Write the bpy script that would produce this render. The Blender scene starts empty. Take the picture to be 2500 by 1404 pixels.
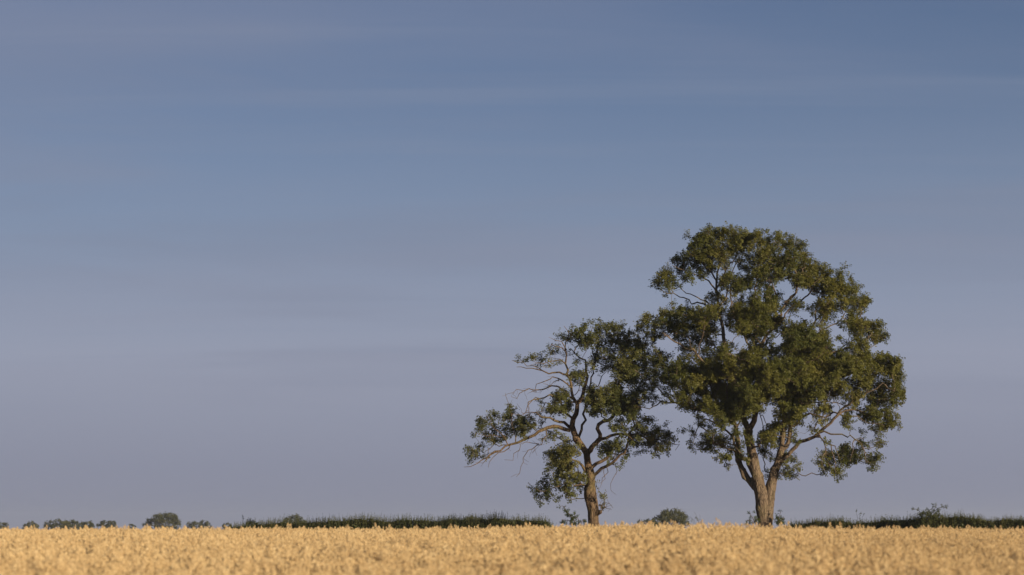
import bpy, math, random
import numpy as np
from mathutils import Vector, noise as mnoise

rng = np.random.default_rng(7)
random.seed(7)
SC = bpy.context.scene
COL = SC.collection
R = math.radians

# ------------------------------------------------------------------ camera
EYE = 1.60                      # eye height above the datum
LENS = 70.0
FPX = 2500 * LENS / 36.0        # focal length in photograph pixels
PITCH = math.atan((1292 - 702) / FPX)
cam_d = bpy.data.cameras.new('camera')
cam_d.lens = LENS
cam_d.sensor_width = 36
cam_d.clip_start = 0.5
cam_d.clip_end = 8000
cam_d.dof.use_dof = True
cam_d.dof.focus_distance = 122.0
cam_d.dof.aperture_fstop = 2.0
cam = bpy.data.objects.new('camera', cam_d)
COL.objects.link(cam)
cam.location = (0, 0, EYE)
cam.rotation_euler = (math.pi / 2 + PITCH, 0, 0)
SC.camera = cam

# ------------------------------------------------------------------ sky, sun, exposure
SUN_AZ = R(180 - 46)            # clockwise from +Y: low sun behind the camera, to its right
SUN_EL = R(13)
world = bpy.data.worlds.new('World')
SC.world = world
world.use_nodes = True
wn = world.node_tree
for n in list(wn.nodes):
    wn.nodes.remove(n)


def wnode(t, **k):
    n = wn.nodes.new(t)
    for a, v in k.items():
        setattr(n, a, v)
    return n


sky = wnode('ShaderNodeTexSky', sky_type='NISHITA', sun_disc=False)
sky.sun_elevation = SUN_EL
sky.sun_rotation = SUN_AZ
sky.altitude = 50
sky.air_density = 1.0
sky.dust_density = 0.6
sky.ozone_density = 3.0
tc = wnode('ShaderNodeTexCoord')
sep = wnode('ShaderNodeSeparateXYZ')
wn.links.new(tc.outputs['Generated'], sep.inputs[0])
# thin high haze: thick towards the horizon, thinning upward, the same in every direction
veil = wnode('ShaderNodeValToRGB')
veil.color_ramp.interpolation = 'B_SPLINE'
el = veil.color_ramp.elements
el[0].position = 0.0
el[0].color = (0.97,) * 3 + (1,)
el[1].position = 0.55
el[1].color = (0.0,) * 3 + (1,)
for p, v in ((0.05, 0.95), (0.13, 0.80), (0.18, 0.52), (0.22, 0.30), (0.28, 0.14)):
    e = el.new(p)
    e.color = (v, v, v, 1)
wn.links.new(sep.outputs['Z'], veil.inputs[0])
hz = wnode('ShaderNodeValToRGB')            # colour of that haze: dull mauve low down, paler above
he = hz.color_ramp.elements
he[0].position = 0.0
he[0].color = (0.232, 0.245, 0.325, 1)
he[1].position = 0.30
he[1].color = (0.19, 0.24, 0.36, 1)
for p, c in ((0.03, (0.243, 0.259, 0.345)), (0.085, (0.304, 0.324, 0.420)), (0.15, (0.240, 0.290, 0.402))):
    e = he.new(p)
    e.color = (*c, 1)
wn.links.new(sep.outputs['Z'], hz.inputs[0])
sc10 = wnode('ShaderNodeVectorMath', operation='SCALE')
sc10.inputs['Scale'].default_value = 10.0
wn.links.new(hz.outputs[0], sc10.inputs[0])
sc_s = wnode('ShaderNodeVectorMath', operation='MULTIPLY')
sc_s.inputs[1].default_value = (0.60, 0.57, 0.67)
wn.links.new(sky.outputs[0], sc_s.inputs[0])
mix1 = wnode('ShaderNodeMixRGB')
wn.links.new(veil.outputs[0], mix1.inputs[0])
wn.links.new(sc_s.outputs[0], mix1.inputs[1])
wn.links.new(sc10.outputs[0], mix1.inputs[2])
# streaky cirrus: noise on a flat cloud sheet seen from below, drawn out sideways
den = wnode('ShaderNodeMath', operation='ADD')
den.inputs[1].default_value = 0.06
wn.links.new(sep.outputs['Z'], den.inputs[0])
den2 = wnode('ShaderNodeMath', operation='MAXIMUM')
den2.inputs[1].default_value = 0.02
wn.links.new(den.outputs[0], den2.inputs[0])
ux = wnode('ShaderNodeMath', operation='DIVIDE')
uy = wnode('ShaderNodeMath', operation='DIVIDE')
wn.links.new(sep.outputs['X'], ux.inputs[0])
wn.links.new(den2.outputs[0], ux.inputs[1])
wn.links.new(sep.outputs['Y'], uy.inputs[0])
wn.links.new(den2.outputs[0], uy.inputs[1])
comb = wnode('ShaderNodeCombineXYZ')
wn.links.new(ux.outputs[0], comb.inputs[0])
wn.links.new(uy.outputs[0], comb.inputs[1])


def cirrus(scale, rot, stretch, lo, hi, loc, detail=5, dist=0.3):
    mp = wnode('ShaderNodeMapping')
    mp.inputs['Rotation'].default_value = (0, 0, rot)
    mp.inputs['Scale'].default_value = (scale, scale * stretch, 1)
    mp.inputs['Location'].default_value = loc
    wn.links.new(comb.outputs[0], mp.inputs[0])
    nz = wnode('ShaderNodeTexNoise')
    nz.inputs['Scale'].default_value = 1.0
    nz.inputs['Detail'].default_value = detail
    nz.inputs['Roughness'].default_value = 0.55
    nz.inputs['Distortion'].default_value = dist
    wn.links.new(mp.outputs[0], nz.inputs[0])
    rp = wnode('ShaderNodeMapRange', interpolation_type='SMOOTHSTEP')
    rp.inputs['From Min'].default_value = lo
    rp.inputs['From Max'].default_value = hi
    wn.links.new(nz.outputs[0], rp.inputs[0])
    return rp.outputs[0]


fade = wnode('ShaderNodeMapRange', interpolation_type='SMOOTHSTEP')      # cloud is lost in the low haze
fade.inputs['From Min'].default_value = 0.02
fade.inputs['From Max'].default_value = 0.12
wn.links.new(sep.outputs['Z'], fade.inputs[0])


def over(base, fac, strength, colour):
    fm = wnode('ShaderNodeMath', operation='MULTIPLY')
    wn.links.new(fac, fm.inputs[0])
    wn.links.new(fade.outputs[0], fm.inputs[1])
    fac = fm.outputs[0]
    m = wnode('ShaderNodeMath', operation='MULTIPLY')
    m.inputs[1].default_value = strength
    wn.links.new(fac, m.inputs[0])
    mx = wnode('ShaderNodeMixRGB')
    mx.inputs[2].default_value = (*colour, 1)
    wn.links.new(m.outputs[0], mx.inputs[0])
    wn.links.new(base, mx.inputs[1])
    return mx.outputs[0]


skyc = mix1.outputs[0]
skyc = over(skyc, cirrus(0.50, R(5), 1.6, 0.46, 0.72, (9.1, -2.4, 0)), 0.40, (2.10, 2.32, 3.15))
skyc = over(skyc, cirrus(0.45, R(-3), 9.0, 0.50, 0.74, (-2.1, 4.4, 0), 7, 0.25), 0.28, (2.25, 2.65, 3.65))
skyc = over(skyc, cirrus(0.30, R(2), 2.4, 0.42, 0.70, (0.7, -6.1, 0), 6, 0.3), 0.26, (2.74, 2.84, 3.66))
bg = wnode('ShaderNodeBackground')
bg.inputs['Strength'].default_value = 0.0595
wn.links.new(skyc, bg.inputs['Color'])
wo = wnode('ShaderNodeOutputWorld')
wn.links.new(bg.outputs[0], wo.inputs[0])

sun_d = bpy.data.lights.new('sun', 'SUN')
sun_d.energy = 5.0
sun_d.angle = R(0.5)
sun_d.color = (1.0, 0.785, 0.50)
sun = bpy.data.objects.new('sun', sun_d)
COL.objects.link(sun)
S = Vector((math.sin(SUN_AZ) * math.cos(SUN_EL), math.cos(SUN_AZ) * math.cos(SUN_EL), math.sin(SUN_EL)))
sun.rotation_euler = S.to_track_quat('Z', 'Y').to_euler()
sun.location = (60, -60, 30)

vs = SC.view_settings
vs.view_transform = 'Standard'
vs.look = 'None'
vs.exposure = 0.78
vs.gamma = 1.0
vs.use_curve_mapping = False
SC.render.engine = 'CYCLES'
SC.cycles.use_denoising = True
SC.cycles.denoiser = 'OPENIMAGEDENOISE'
SC.cycles.max_bounces = 6
SC.cycles.transparent_max_bounces = 8

# ------------------------------------------------------------------ helpers
CP, SP = math.cos(PITCH), math.sin(PITCH)


def W(px, py, y):
    """the point at distance y along the field on the sight line of a photograph pixel"""
    dx = (px - 1250) / FPX
    dy = (702 - py) / FPX
    d = np.array((dx, CP - dy * SP, SP + dy * CP))
    t = y / d[1]
    return np.array((0, 0, EYE)) + d * t


def mpp(y):
    return y / FPX / CP


def tag(o, label=None, cat=None, group=None, kind=None):
    if label:
        o['label'] = label
    if cat:
        o['category'] = cat
    if group:
        o['group'] = group
    if kind:
        o['kind'] = kind
    return o


def link(o, parent=None):
    COL.objects.link(o)
    if parent is not None:
        o.parent = parent
        o.matrix_parent_inverse.identity()
        base = Vector((0, 0, 0))
        p = parent
        while p is not None:
            base += p.location
            p = p.parent
        o.location = -base          # meshes are written in world coordinates
    return o


def thing(name, loc):
    o = bpy.data.objects.new(name, None)
    o.empty_display_size = 0.3
    o.location = Vector([float(v) for v in loc])
    COL.objects.link(o)
    return o


def np_mesh(name, verts, faces, mat, smooth=False, colours=None):
    """verts (n,3); faces list of (m,k) int arrays with k = 3 or 4"""
    me = bpy.data.meshes.new(name)
    verts = np.asarray(verts, dtype=np.float32)
    me.vertices.add(len(verts))
    me.vertices.foreach_set('co', verts.ravel())
    loops = np.concatenate([f.ravel() for f in faces]).astype(np.int32)
    totals = np.concatenate([np.full(len(f), f.shape[1]) for f in faces]).astype(np.int32)
    starts = np.concatenate(([0], np.cumsum(totals)[:-1])).astype(np.int32)
    me.loops.add(len(loops))
    me.loops.foreach_set('vertex_index', loops)
    me.polygons.add(len(totals))
    me.polygons.foreach_set('loop_start', starts)
    me.polygons.foreach_set('loop_total', totals)
    me.polygons.foreach_set('use_smooth', np.full(len(totals), smooth, dtype=bool))
    me.update(calc_edges=True)
    if mat:
        me.materials.append(mat)
    return me


def unit(v):
    return v / np.maximum(np.linalg.norm(v, axis=-1, keepdims=True), 1e-9)


def ground(x, y):
    x = np.asarray(x, dtype=float)
    y = np.asarray(y, dtype=float)
    return np.interp(y, _gy, _gz) + 0.07 * np.exp(-((x - 2.6) / 3.4) ** 2) * np.clip((y - 10) / 20, 0, 1) * np.clip((300 - y) / 180, 0, 1)


_gy = np.linspace(-400, 3000, 3401)
_raw = np.interp(_gy, [-400, -40, 0, 6, 11, 14, 18, 22, 26, 30, 36, 60, 118, 200, 500, 900, 3000],
                 [-2, -.3, -.1, -.02, .09, .19, .32, .42, .48, .505, .515, .49, .44, .34, 0.1, -.05, -4])
_k = np.hanning(7)
_gz = np.convolve(np.pad(_raw, 3, mode='edge'), _k / _k.sum(), mode='valid')


# ------------------------------------------------------------------ materials
def new_mat(name):
    m = bpy.data.materials.new(name)
    m.use_nodes = True
    nt = m.node_tree
    for n in list(nt.nodes):
        nt.nodes.remove(n)
    out = nt.nodes.new('ShaderNodeOutputMaterial')
    return m, nt, out


def ramp(nt, stops):
    r = nt.nodes.new('ShaderNodeValToRGB')
    e = r.color_ramp.elements
    e[0].position, e[0].color = stops[0][0], (*stops[0][1], 1)
    e[1].position, e[1].color = stops[-1][0], (*stops[-1][1], 1)
    for p, c in stops[1:-1]:
        q = e.new(p)
        q.color = (*c, 1)
    return r


def leaf_mat(name, stops, trans=0.34, patch=0.35, gloss=0.015):
    """colour per leaf, with broad patches of yellower and greener growth"""
    m, nt, out = new_mat(name)
    geo = nt.nodes.new('ShaderNodeNewGeometry')
    tcn = nt.nodes.new('ShaderNodeTexCoord')
    nz = nt.nodes.new('ShaderNodeTexNoise')
    nz.inputs['Scale'].default_value = patch
    nz.inputs['Detail'].default_value = 3
    nt.links.new(tcn.outputs['Object'], nz.inputs['Vector'])
    a = nt.nodes.new('ShaderNodeMath')
    a.operation = 'MULTIPLY'
    a.inputs[1].default_value = 0.30
    nt.links.new(geo.outputs['Random Per Island'], a.inputs[0])
    b = nt.nodes.new('ShaderNodeMapRange')
    b.inputs['From Min'].default_value = 0.3
    b.inputs['From Max'].default_value = 0.7
    b.inputs['To Max'].default_value = 0.70
    nt.links.new(nz.outputs[0], b.inputs[0])
    c = nt.nodes.new('ShaderNodeMath')
    c.operation = 'ADD'
    nt.links.new(a.outputs[0], c.inputs[0])
    nt.links.new(b.outputs[0], c.inputs[1])
    r = ramp(nt, stops)
    nt.links.new(c.outputs[0], r.inputs[0])
    d = nt.nodes.new('ShaderNodeBsdfDiffuse')
    t = nt.nodes.new('ShaderNodeBsdfTranslucent')
    g = nt.nodes.new('ShaderNodeBsdfGlossy')
    g.inputs['Roughness'].default_value = 0.45
    mx = nt.nodes.new('ShaderNodeMixShader')
    mx.inputs[0].default_value = trans
    nt.links.new(r.outputs[0], d.inputs[0])
    nt.links.new(r.outputs[0], t.inputs[0])
    nt.links.new(d.outputs[0], mx.inputs[1])
    nt.links.new(t.outputs[0], mx.inputs[2])
    m2 = nt.nodes.new('ShaderNodeMixShader')
    m2.inputs[0].default_value = gloss
    nt.links.new(mx.outputs[0], m2.inputs[1])
    nt.links.new(g.outputs[0], m2.inputs[2])
    nt.links.new(m2.outputs[0], out.inputs['Surface'])
    return m


def bark_mat(name, c0, c1, c2, moss=(0.10, 0.10, 0.035), moss_amt=0.4, scale=1.0):
    m, nt, out = new_mat(name)
    tcn = nt.nodes.new('ShaderNodeTexCoord')
    mp = nt.nodes.new('ShaderNodeMapping')
    mp.inputs['Scale'].default_value = (1, 1, 0.25)
    nt.links.new(tcn.outputs['Object'], mp.inputs[0])
    nz = nt.nodes.new('ShaderNodeTexNoise')
    nz.inputs['Scale'].default_value = 9 * scale
    nz.inputs['Detail'].default_value = 8
    nz.inputs['Roughness'].default_value = 0.65
    nt.links.new(mp.outputs[0], nz.inputs['Vector'])
    vo = nt.nodes.new('ShaderNodeTexVoronoi')
    vo.feature = 'DISTANCE_TO_EDGE'
    vo.inputs['Scale'].default_value = 11 * scale
    nt.links.new(mp.outputs[0], vo.inputs['Vector'])
    r = ramp(nt, [(0.28, c0), (0.5, c1), (0.72, c2)])
    nt.links.new(nz.outputs[0], r.inputs[0])
    crack = nt.nodes.new('ShaderNodeMapRange')
    crack.inputs['From Max'].default_value = 0.12
    crack.inputs['To Min'].default_value = 0.35
    nt.links.new(vo.outputs[0], crack.inputs[0])
    mul = nt.nodes.new('ShaderNodeMixRGB')
    mul.blend_type = 'MULTIPLY'
    mul.inputs[0].default_value = 1
    nt.links.new(r.outputs[0], mul.inputs[1])
    nt.links.new(crack.outputs[0], mul.inputs[2])
    nm = nt.nodes.new('ShaderNodeTexNoise')
    nm.inputs['Scale'].default_value = 0.9
    nm.inputs['Detail'].default_value = 4
    nt.links.new(tcn.outputs['Object'], nm.inputs['Vector'])
    mr = nt.nodes.new('ShaderNodeMapRange')
    mr.inputs['From Min'].default_value = 0.48
    mr.inputs['From Max'].default_value = 0.68
    mr.inputs['To Max'].default_value = moss_amt
    nt.links.new(nm.outputs[0], mr.inputs[0])
    mm = nt.nodes.new('ShaderNodeMixRGB')
    mm.inputs[2].default_value = (*moss, 1)
    nt.links.new(mr.outputs[0], mm.inputs[0])
    nt.links.new(mul.outputs[0], mm.inputs[1])
    bs = nt.nodes.new('ShaderNodeBsdfPrincipled')
    bs.inputs['Roughness'].default_value = 0.9
    bs.inputs['Specular IOR Level'].default_value = 0.15
    nt.links.new(mm.outputs[0], bs.inputs['Base Color'])
    bp = nt.nodes.new('ShaderNodeBump')
    bp.inputs['Strength'].default_value = 0.7
    bp.inputs['Distance'].default_value = 0.04
    hh = nt.nodes.new('ShaderNodeMath')
    hh.operation = 'ADD'
    nt.links.new(nz.outputs[0], hh.inputs[0])
    nt.links.new(crack.outputs[0], hh.inputs[1])
    nt.links.new(hh.outputs[0], bp.inputs['Height'])
    nt.links.new(bp.outputs[0], bs.inputs['Normal'])
    nt.links.new(bs.outputs[0], out.inputs['Surface'])
    return m


LEAF_BIG = leaf_mat('ash_leaf', [(0.0, (0.050, 0.066, 0.016)), (0.5, (0.096, 0.106, 0.024)), (1.0, (0.165, 0.152, 0.034))])
LEAF_SMALL = leaf_mat('dieback_ash_leaf', [(0.0, (0.046, 0.062, 0.020)), (0.5, (0.086, 0.098, 0.029)), (1.0, (0.150, 0.142, 0.040))])
LEAF_HEDGE = leaf_mat('hedge_leaf', [(0.0, (0.050, 0.068, 0.028)), (0.5, (0.078, 0.095, 0.038)), (1.0, (0.115, 0.12, 0.05))], 0.4, 0.6, 0.015)
LEAF_FAR = leaf_mat('distant_leaf', [(0.0, (0.032, 0.040, 0.018)), (0.5, (0.048, 0.056, 0.024)), (1.0, (0.075, 0.076, 0.034))], 0.15, 0.15)
LEAF_SAP = leaf_mat('sapling_leaf', [(0.0, (0.025, 0.045, 0.012)), (0.5, (0.045, 0.07, 0.016)), (1.0, (0.08, 0.10, 0.025))], 0.25, 1.0)
BARK_BIG = bark_mat('ash_bark', (0.070, 0.052, 0.040), (0.126, 0.098, 0.076), (0.20, 0.16, 0.128))
BARK_SMALL = bark_mat('weathered_bark', (0.052, 0.036, 0.024), (0.104, 0.074, 0.051), (0.175, 0.130, 0.092), moss_amt=0.3)
BARK_FAR = bark_mat('dark_bark', (0.05, 0.042, 0.032), (0.08, 0.066, 0.05), (0.11, 0.09, 0.07), moss_amt=0.2)
TWIG = bark_mat('dry_stem', (0.10, 0.085, 0.05), (0.14, 0.12, 0.075), (0.19, 0.16, 0.10), moss_amt=0.0, scale=6)

# ------------------------------------------------------------------ ground
def soil_mat():
    m, nt, out = new_mat('stubble_soil')
    tcn = nt.nodes.new('ShaderNodeTexCoord')
    nz = nt.nodes.new('ShaderNodeTexNoise')
    nz.inputs['Scale'].default_value = 2.5
    nz.inputs['Detail'].default_value = 9
    nt.links.new(tcn.outputs['Object'], nz.inputs['Vector'])
    r = ramp(nt, [(0.3, (0.16, 0.115, 0.06)), (0.5, (0.26, 0.19, 0.10)), (0.7, (0.36, 0.27, 0.145))])
    nt.links.new(nz.outputs[0], r.inputs[0])
    bs = nt.nodes.new('ShaderNodeBsdfPrincipled')
    bs.inputs['Roughness'].default_value = 1.0
    bs.inputs['Specular IOR Level'].default_value = 0.0
    nt.links.new(r.outputs[0], bs.inputs['Base Color'])
    bp = nt.nodes.new('ShaderNodeBump')
    bp.inputs['Distance'].default_value = 0.1
    nt.links.new(nz.outputs[0], bp.inputs['Height'])
    nt.links.new(bp.outputs[0], bs.inputs['Normal'])
    nt.links.new(bs.outputs[0], out.inputs['Surface'])
    return m


gys = np.unique(np.concatenate([np.linspace(-300, 10, 12), np.arange(10, 130, 2.0), np.arange(130, 400, 15), np.linspace(400, 2600, 24)]))
gxs = np.unique(np.concatenate([np.linspace(-1600, -60, 16), np.arange(-60, 61, 2.0), np.linspace(60, 1600, 16)]))
GX, GY = np.meshgrid(gxs, gys)
GZ = ground(GX, GY)
nx = len(gxs)
idx = np.arange(len(gys) * nx).reshape(len(gys), nx)
gf = np.stack([idx[:-1, :-1], idx[:-1, 1:], idx[1:, 1:], idx[1:, :-1]], -1).reshape(-1, 4)
g_me = np_mesh('ground', np.stack([GX, GY, GZ], -1).reshape(-1, 3), [gf], soil_mat(), True)
g_o = tag(link(bpy.data.objects.new('ground', g_me)), 'bare straw coloured soil of the field beneath the ripe crop', kind='structure')


# ------------------------------------------------------------------ tubes, leaves
def tube(points, radii, sides, verts, quads, off, phase=0.0):
    """append a tapering tube; returns new vertex offset"""
    p = np.asarray(points, float)
    r = np.asarray(radii, float)
    n = len(p)
    t = np.gradient(p, axis=0)
    t = unit(t)
    ref = np.array((0.0, 1.0, 0.0)) if abs(t[0][1]) < 0.9 else np.array((1.0, 0, 0))
    u = unit(np.cross(t, ref))
    # keep the frame from flipping
    for i in range(1, n):
        if np.dot(u[i], u[i - 1]) < 0:
            u[i] = -u[i]
    v = np.cross(t, u)
    a = np.arange(sides) / sides * 2 * math.pi + phase
    ring = p[:, None, :] + r[:, None, None] * (np.cos(a)[None, :, None] * u[:, None, :] + np.sin(a)[None, :, None] * v[:, None, :])
    verts.append(ring.reshape(-1, 3))
    i = np.arange(n - 1)[:, None] * sides
    j = np.arange(sides)[None, :]
    k = (j + 1) % sides
    quads.append(np.stack([i + j, i + k, i + sides + k, i + sides + j], -1).reshape(-1, 4) + off)
    # end cap: a tip point fan made of quads is skipped; close with a degenerate ring
    return off + n * sides


def leaf_sprays(centres, outs, radius, n_twig, n_leaf, leaf_len, K, wid, droop=0.25, seed=0, up=0.25):
    """bunches of compound leaves on short twigs.  returns (twig segments, verts, faces)"""
    g = np.random.default_rng(seed)
    N = len(centres)
    if N == 0:
        return None
    nt_ = n_twig
    c = np.repeat(centres, nt_, 0)
    o = np.repeat(outs, nt_, 0)
    rad = np.repeat(radius, nt_, 0)
    d = unit(g.normal(size=(N * nt_, 3)) + o * 0.9 + np.array((0, 0, up)))
    ln = rad * g.uniform(0.55, 1.1, N * nt_)
    tips = c + d * ln[:, None]
    # leaves
    M = len(c) * n_leaf
    f = g.uniform(0.3, 1.05, M)
    cc = np.repeat(c, n_leaf, 0)
    dd = np.repeat(d, n_leaf, 0)
    ll = np.repeat(ln, n_leaf, 0)
    base = cc + dd * (ll * f)[:, None]
    ax = unit(dd * 0.7 + unit(g.normal(size=(M, 3))) * 0.9 + np.array((0, 0, -droop)))
    # blades turn their upper face out of the bunch and up to the light
    want = unit(dd * 0.9 + np.repeat(np.repeat(outs, nt_, 0), n_leaf, 0) * 0.9 + np.array((0, 0, 0.55)) + g.normal(size=(M, 3)) * 0.55)
    nr = unit(want - ax * np.sum(want * ax, -1, keepdims=True))
    side = np.cross(nr, ax)
    L = leaf_len * g.uniform(0.7, 1.25, M)
    # template: K leaflets along the rachis (pairs and one at the end), each a rhombus
    tv = []
    npair = (K - 1) // 2
    for k in range(npair):
        s = 0.25 + 0.6 * k / max(npair - 1, 1) if npair > 1 else 0.5
        for sg in (-1, 1):
            dx, dy = 0.42, 0.75 * sg
            l_ = 0.46
            bx, by = s, 0.02 * sg
            ex, ey = bx + dx * l_, by + dy * l_
            mx_, my_ = (bx + ex) / 2, (by + ey) / 2
            px_, py_ = -dy * wid, dx * wid
            tv += [(bx, by, 0), (mx_ + px_, my_ + py_, 0.05), (ex, ey, -0.12), (mx_ - px_, my_ - py_, 0.05)]
    tv += [(0.8, 0, 0), (1.0, wid, 0.03), (1.28, 0, -0.1), (1.0, -wid, 0.03)]
    tv = np.array(tv)
    V = (base[:, None, :] + L[:, None, None] * (tv[None, :, 0:1] * ax[:, None, :] + tv[None, :, 1:2] * side[:, None, :] + tv[None, :, 2:3] * nr[:, None, :]))
    nv = len(tv)
    F = (np.arange(M * nv).reshape(-1, 4))
    return (c, tips), V.reshape(-1, 3), F


# ------------------------------------------------------------------ tree grown on traced limbs
class Tree:
    def __init__(self, y0):
        self.y0 = y0
        self.P = []            # positions
        self.par = []
        self.r = []            # smallest radius
        self.limb = []         # 0 = trunk, else number of the main limb
        self.plen = []
        self.nl = 0
        self.bare = set()
        self.sprout = None

    def add(self, p, par, r, limb):
        self.P.append(np.asarray(p, float))
        self.par.append(par)
        self.r.append(r)
        self.limb.append(limb)
        self.plen.append(0.0 if par < 0 else self.plen[par] + float(np.linalg.norm(self.P[par] - p)))
        return len(self.P) - 1

    def nearest_px(self, px, py):
        q = W(px, py, self.y0)
        A = np.array(self.P)
        # compare in the plane of the tree
        sc = self.y0 / A[:, 1]
        d = (A[:, 0] * sc - q[0]) ** 2 + ((A[:, 2] - EYE) * sc + EYE - q[2]) ** 2
        return int(d.argmin())

    def trace(self, pts, w0, w1, dep=0.0, limb=None, seg=0.32, wob=0.03, start=None, widths=None, bare=False, dep0=None):
        """pts in photograph pixels; w0, w1 widths in pixels; dep = depth offset (m) at the far end"""
        m = mpp(self.y0)
        par = -1
        if self.P:
            par = self.nearest_px(*pts[0]) if start is None else start
        d0 = (self.P[par][1] - self.y0) if par >= 0 else (dep0 or 0.0)
        pts = np.array(pts, float)
        ln = np.concatenate(([0], np.cumsum(np.linalg.norm(np.diff(pts, axis=0), axis=1))))
        fr = ln / ln[-1]
        ws = np.interp(fr, [0, 1], [w0, w1]) if widths is None else np.array(widths, float)
        nn = max(4, int(ln[-1] * m / seg))
        q = np.linspace(0, 1, nn + 1)

        def cr(v):          # smooth interpolation
            t = np.interp(q, fr, np.arange(len(fr)))
            i = np.clip(t.astype(int), 0, len(fr) - 2)
            u = t - i
            g = lambda k: v[np.clip(i + k, 0, len(v) - 1)]
            p0, p1, p2, p3 = g(-1), g(0), g(1), g(2)
            return 0.5 * (2 * p1 + (p2 - p0) * u + (2 * p0 - 5 * p1 + 4 * p2 - p3) * u ** 2 + (3 * p1 - p0 - 3 * p2 + p3) * u ** 3)
        X, Yp, Wd = cr(pts[:, 0]), cr(pts[:, 1]), np.interp(q, fr, ws)
        D = d0 + (dep - d0) * q ** 1.1
        if limb is None:
            if par >= 0 and self.limb[par] != 0:
                limb = self.limb[par]
            else:
                self.nl += 1
                limb = self.nl
        ids = []
        for i in range(len(q)):
            p = W(X[i], Yp[i], self.y0 + D[i])
            if i == 0 and par >= 0:
                if np.linalg.norm(p - self.P[par]) < 0.12:
                    continue
            if limb != 0 and i > 0:
                p = p + rng.normal(size=3) * wob * (1 + 1.2 * (Wd[i] < 6))
            par = self.add(p, par, Wd[i] * m / 2, limb)
            ids.append(par)
        if bare:
            self.bare.update(ids)
        return ids

    def connect(self, target, r=0.0, bf=0.22, segs=4, jit=0.05, out=None, allow=None):
        A = np.array(self.P)
        d = np.linalg.norm(A - target, axis=1)
        cost = d + bf * np.array(self.plen)
        # discourage joins from above or from far in the depth
        cost = cost + 0.2 * np.clip(A[:, 2] - target[2], 0, None)
        if self.bare:
            cost[list(self.bare)] += 0.6
        i = int(cost.argmin())
        p0 = A[i]
        L = d[i]
        if L < 0.08:
            return i
        tdir = unit(target - p0)
        pdir = unit(p0 - A[self.par[i]]) if self.par[i] >= 0 else tdir
        c1 = p0 + (pdir * 0.5 + tdir * 0.5) * L * 0.35
        c2 = target - (tdir * 0.8 + np.array((0, 0, 0.35))) * L * 0.3
        n = max(2, min(10, int(L / 0.28) + 1)) if segs is None else segs
        par = i
        limb = self.limb[i]
        if limb == 0:
            if L > 1.2:
                self.nl += 1
                limb = self.nl
            else:
                if self.sprout is None:
                    self.nl += 1
                    self.sprout = self.nl
                limb = self.sprout
        for k in range(1, n + 1):
            u = k / n
            p = (1 - u) ** 3 * p0 + 3 * (1 - u) ** 2 * u * c1 + 3 * (1 - u) * u * u * c2 + u ** 3 * target
            if k < n:
                p = p + rng.normal(size=3) * jit * min(1, L)
            par = self.add(p, par, r, limb)
        return par

    def dead_twigs(self, prob):
        """short broken side twigs along the bare limbs"""
        for i in sorted(self.bare):
            if rng.uniform() > prob or self.par[i] < 0:
                continue
            d = unit(self.P[i] - self.P[self.par[i]])
            par = i
            d = unit(d * 0.8 + rng.normal(size=3) * 0.6)
            step = rng.uniform(0.12, 0.26)
            for k in range(int(rng.integers(2, 4))):
                d = unit(d + rng.normal(size=3) * 0.3 + np.array((0, 0, -0.1)))
                par = self.add(self.P[par] + d * step, par, 0.006, self.limb[i])
                self.bare.add(par)

    def radii(self, tip=0.008, power=2.3):
        n = len(self.P)
        acc = np.zeros(n)
        kids = np.zeros(n, int)
        for i in range(n - 1, -1, -1):
            if kids[i] == 0:
                acc[i] = tip ** power
            if self.par[i] >= 0:
                acc[self.par[i]] += acc[i]
                kids[self.par[i]] += 1
        rr = acc ** (1 / power)
        return np.maximum(rr, np.array(self.r))

    def chains(self, rad):
        n = len(self.P)
        kids = [[] for _ in range(n)]
        for i, p in enumerate(self.par):
            if p >= 0:
                kids[p].append(i)
        out = []
        roots = [(-1, i) for i, p in enumerate(self.par) if p < 0]
        stack = roots
        while stack:
            p, i = stack.pop()
            ch = [i]
            cur = i
            while True:
                ks = [k for k in kids[cur] if self.limb[k] == self.limb[i]]
                oth = [k for k in kids[cur] if self.limb[k] != self.limb[i]]
                for k in oth:
                    stack.append((cur, k))
                if not ks:
                    break
                ks.sort(key=lambda k: -rad[k])
                for k in ks[1:]:
                    stack.append((cur, k))
                cur = ks[0]
                ch.append(cur)
            out.append((p, ch))
        return out


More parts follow.
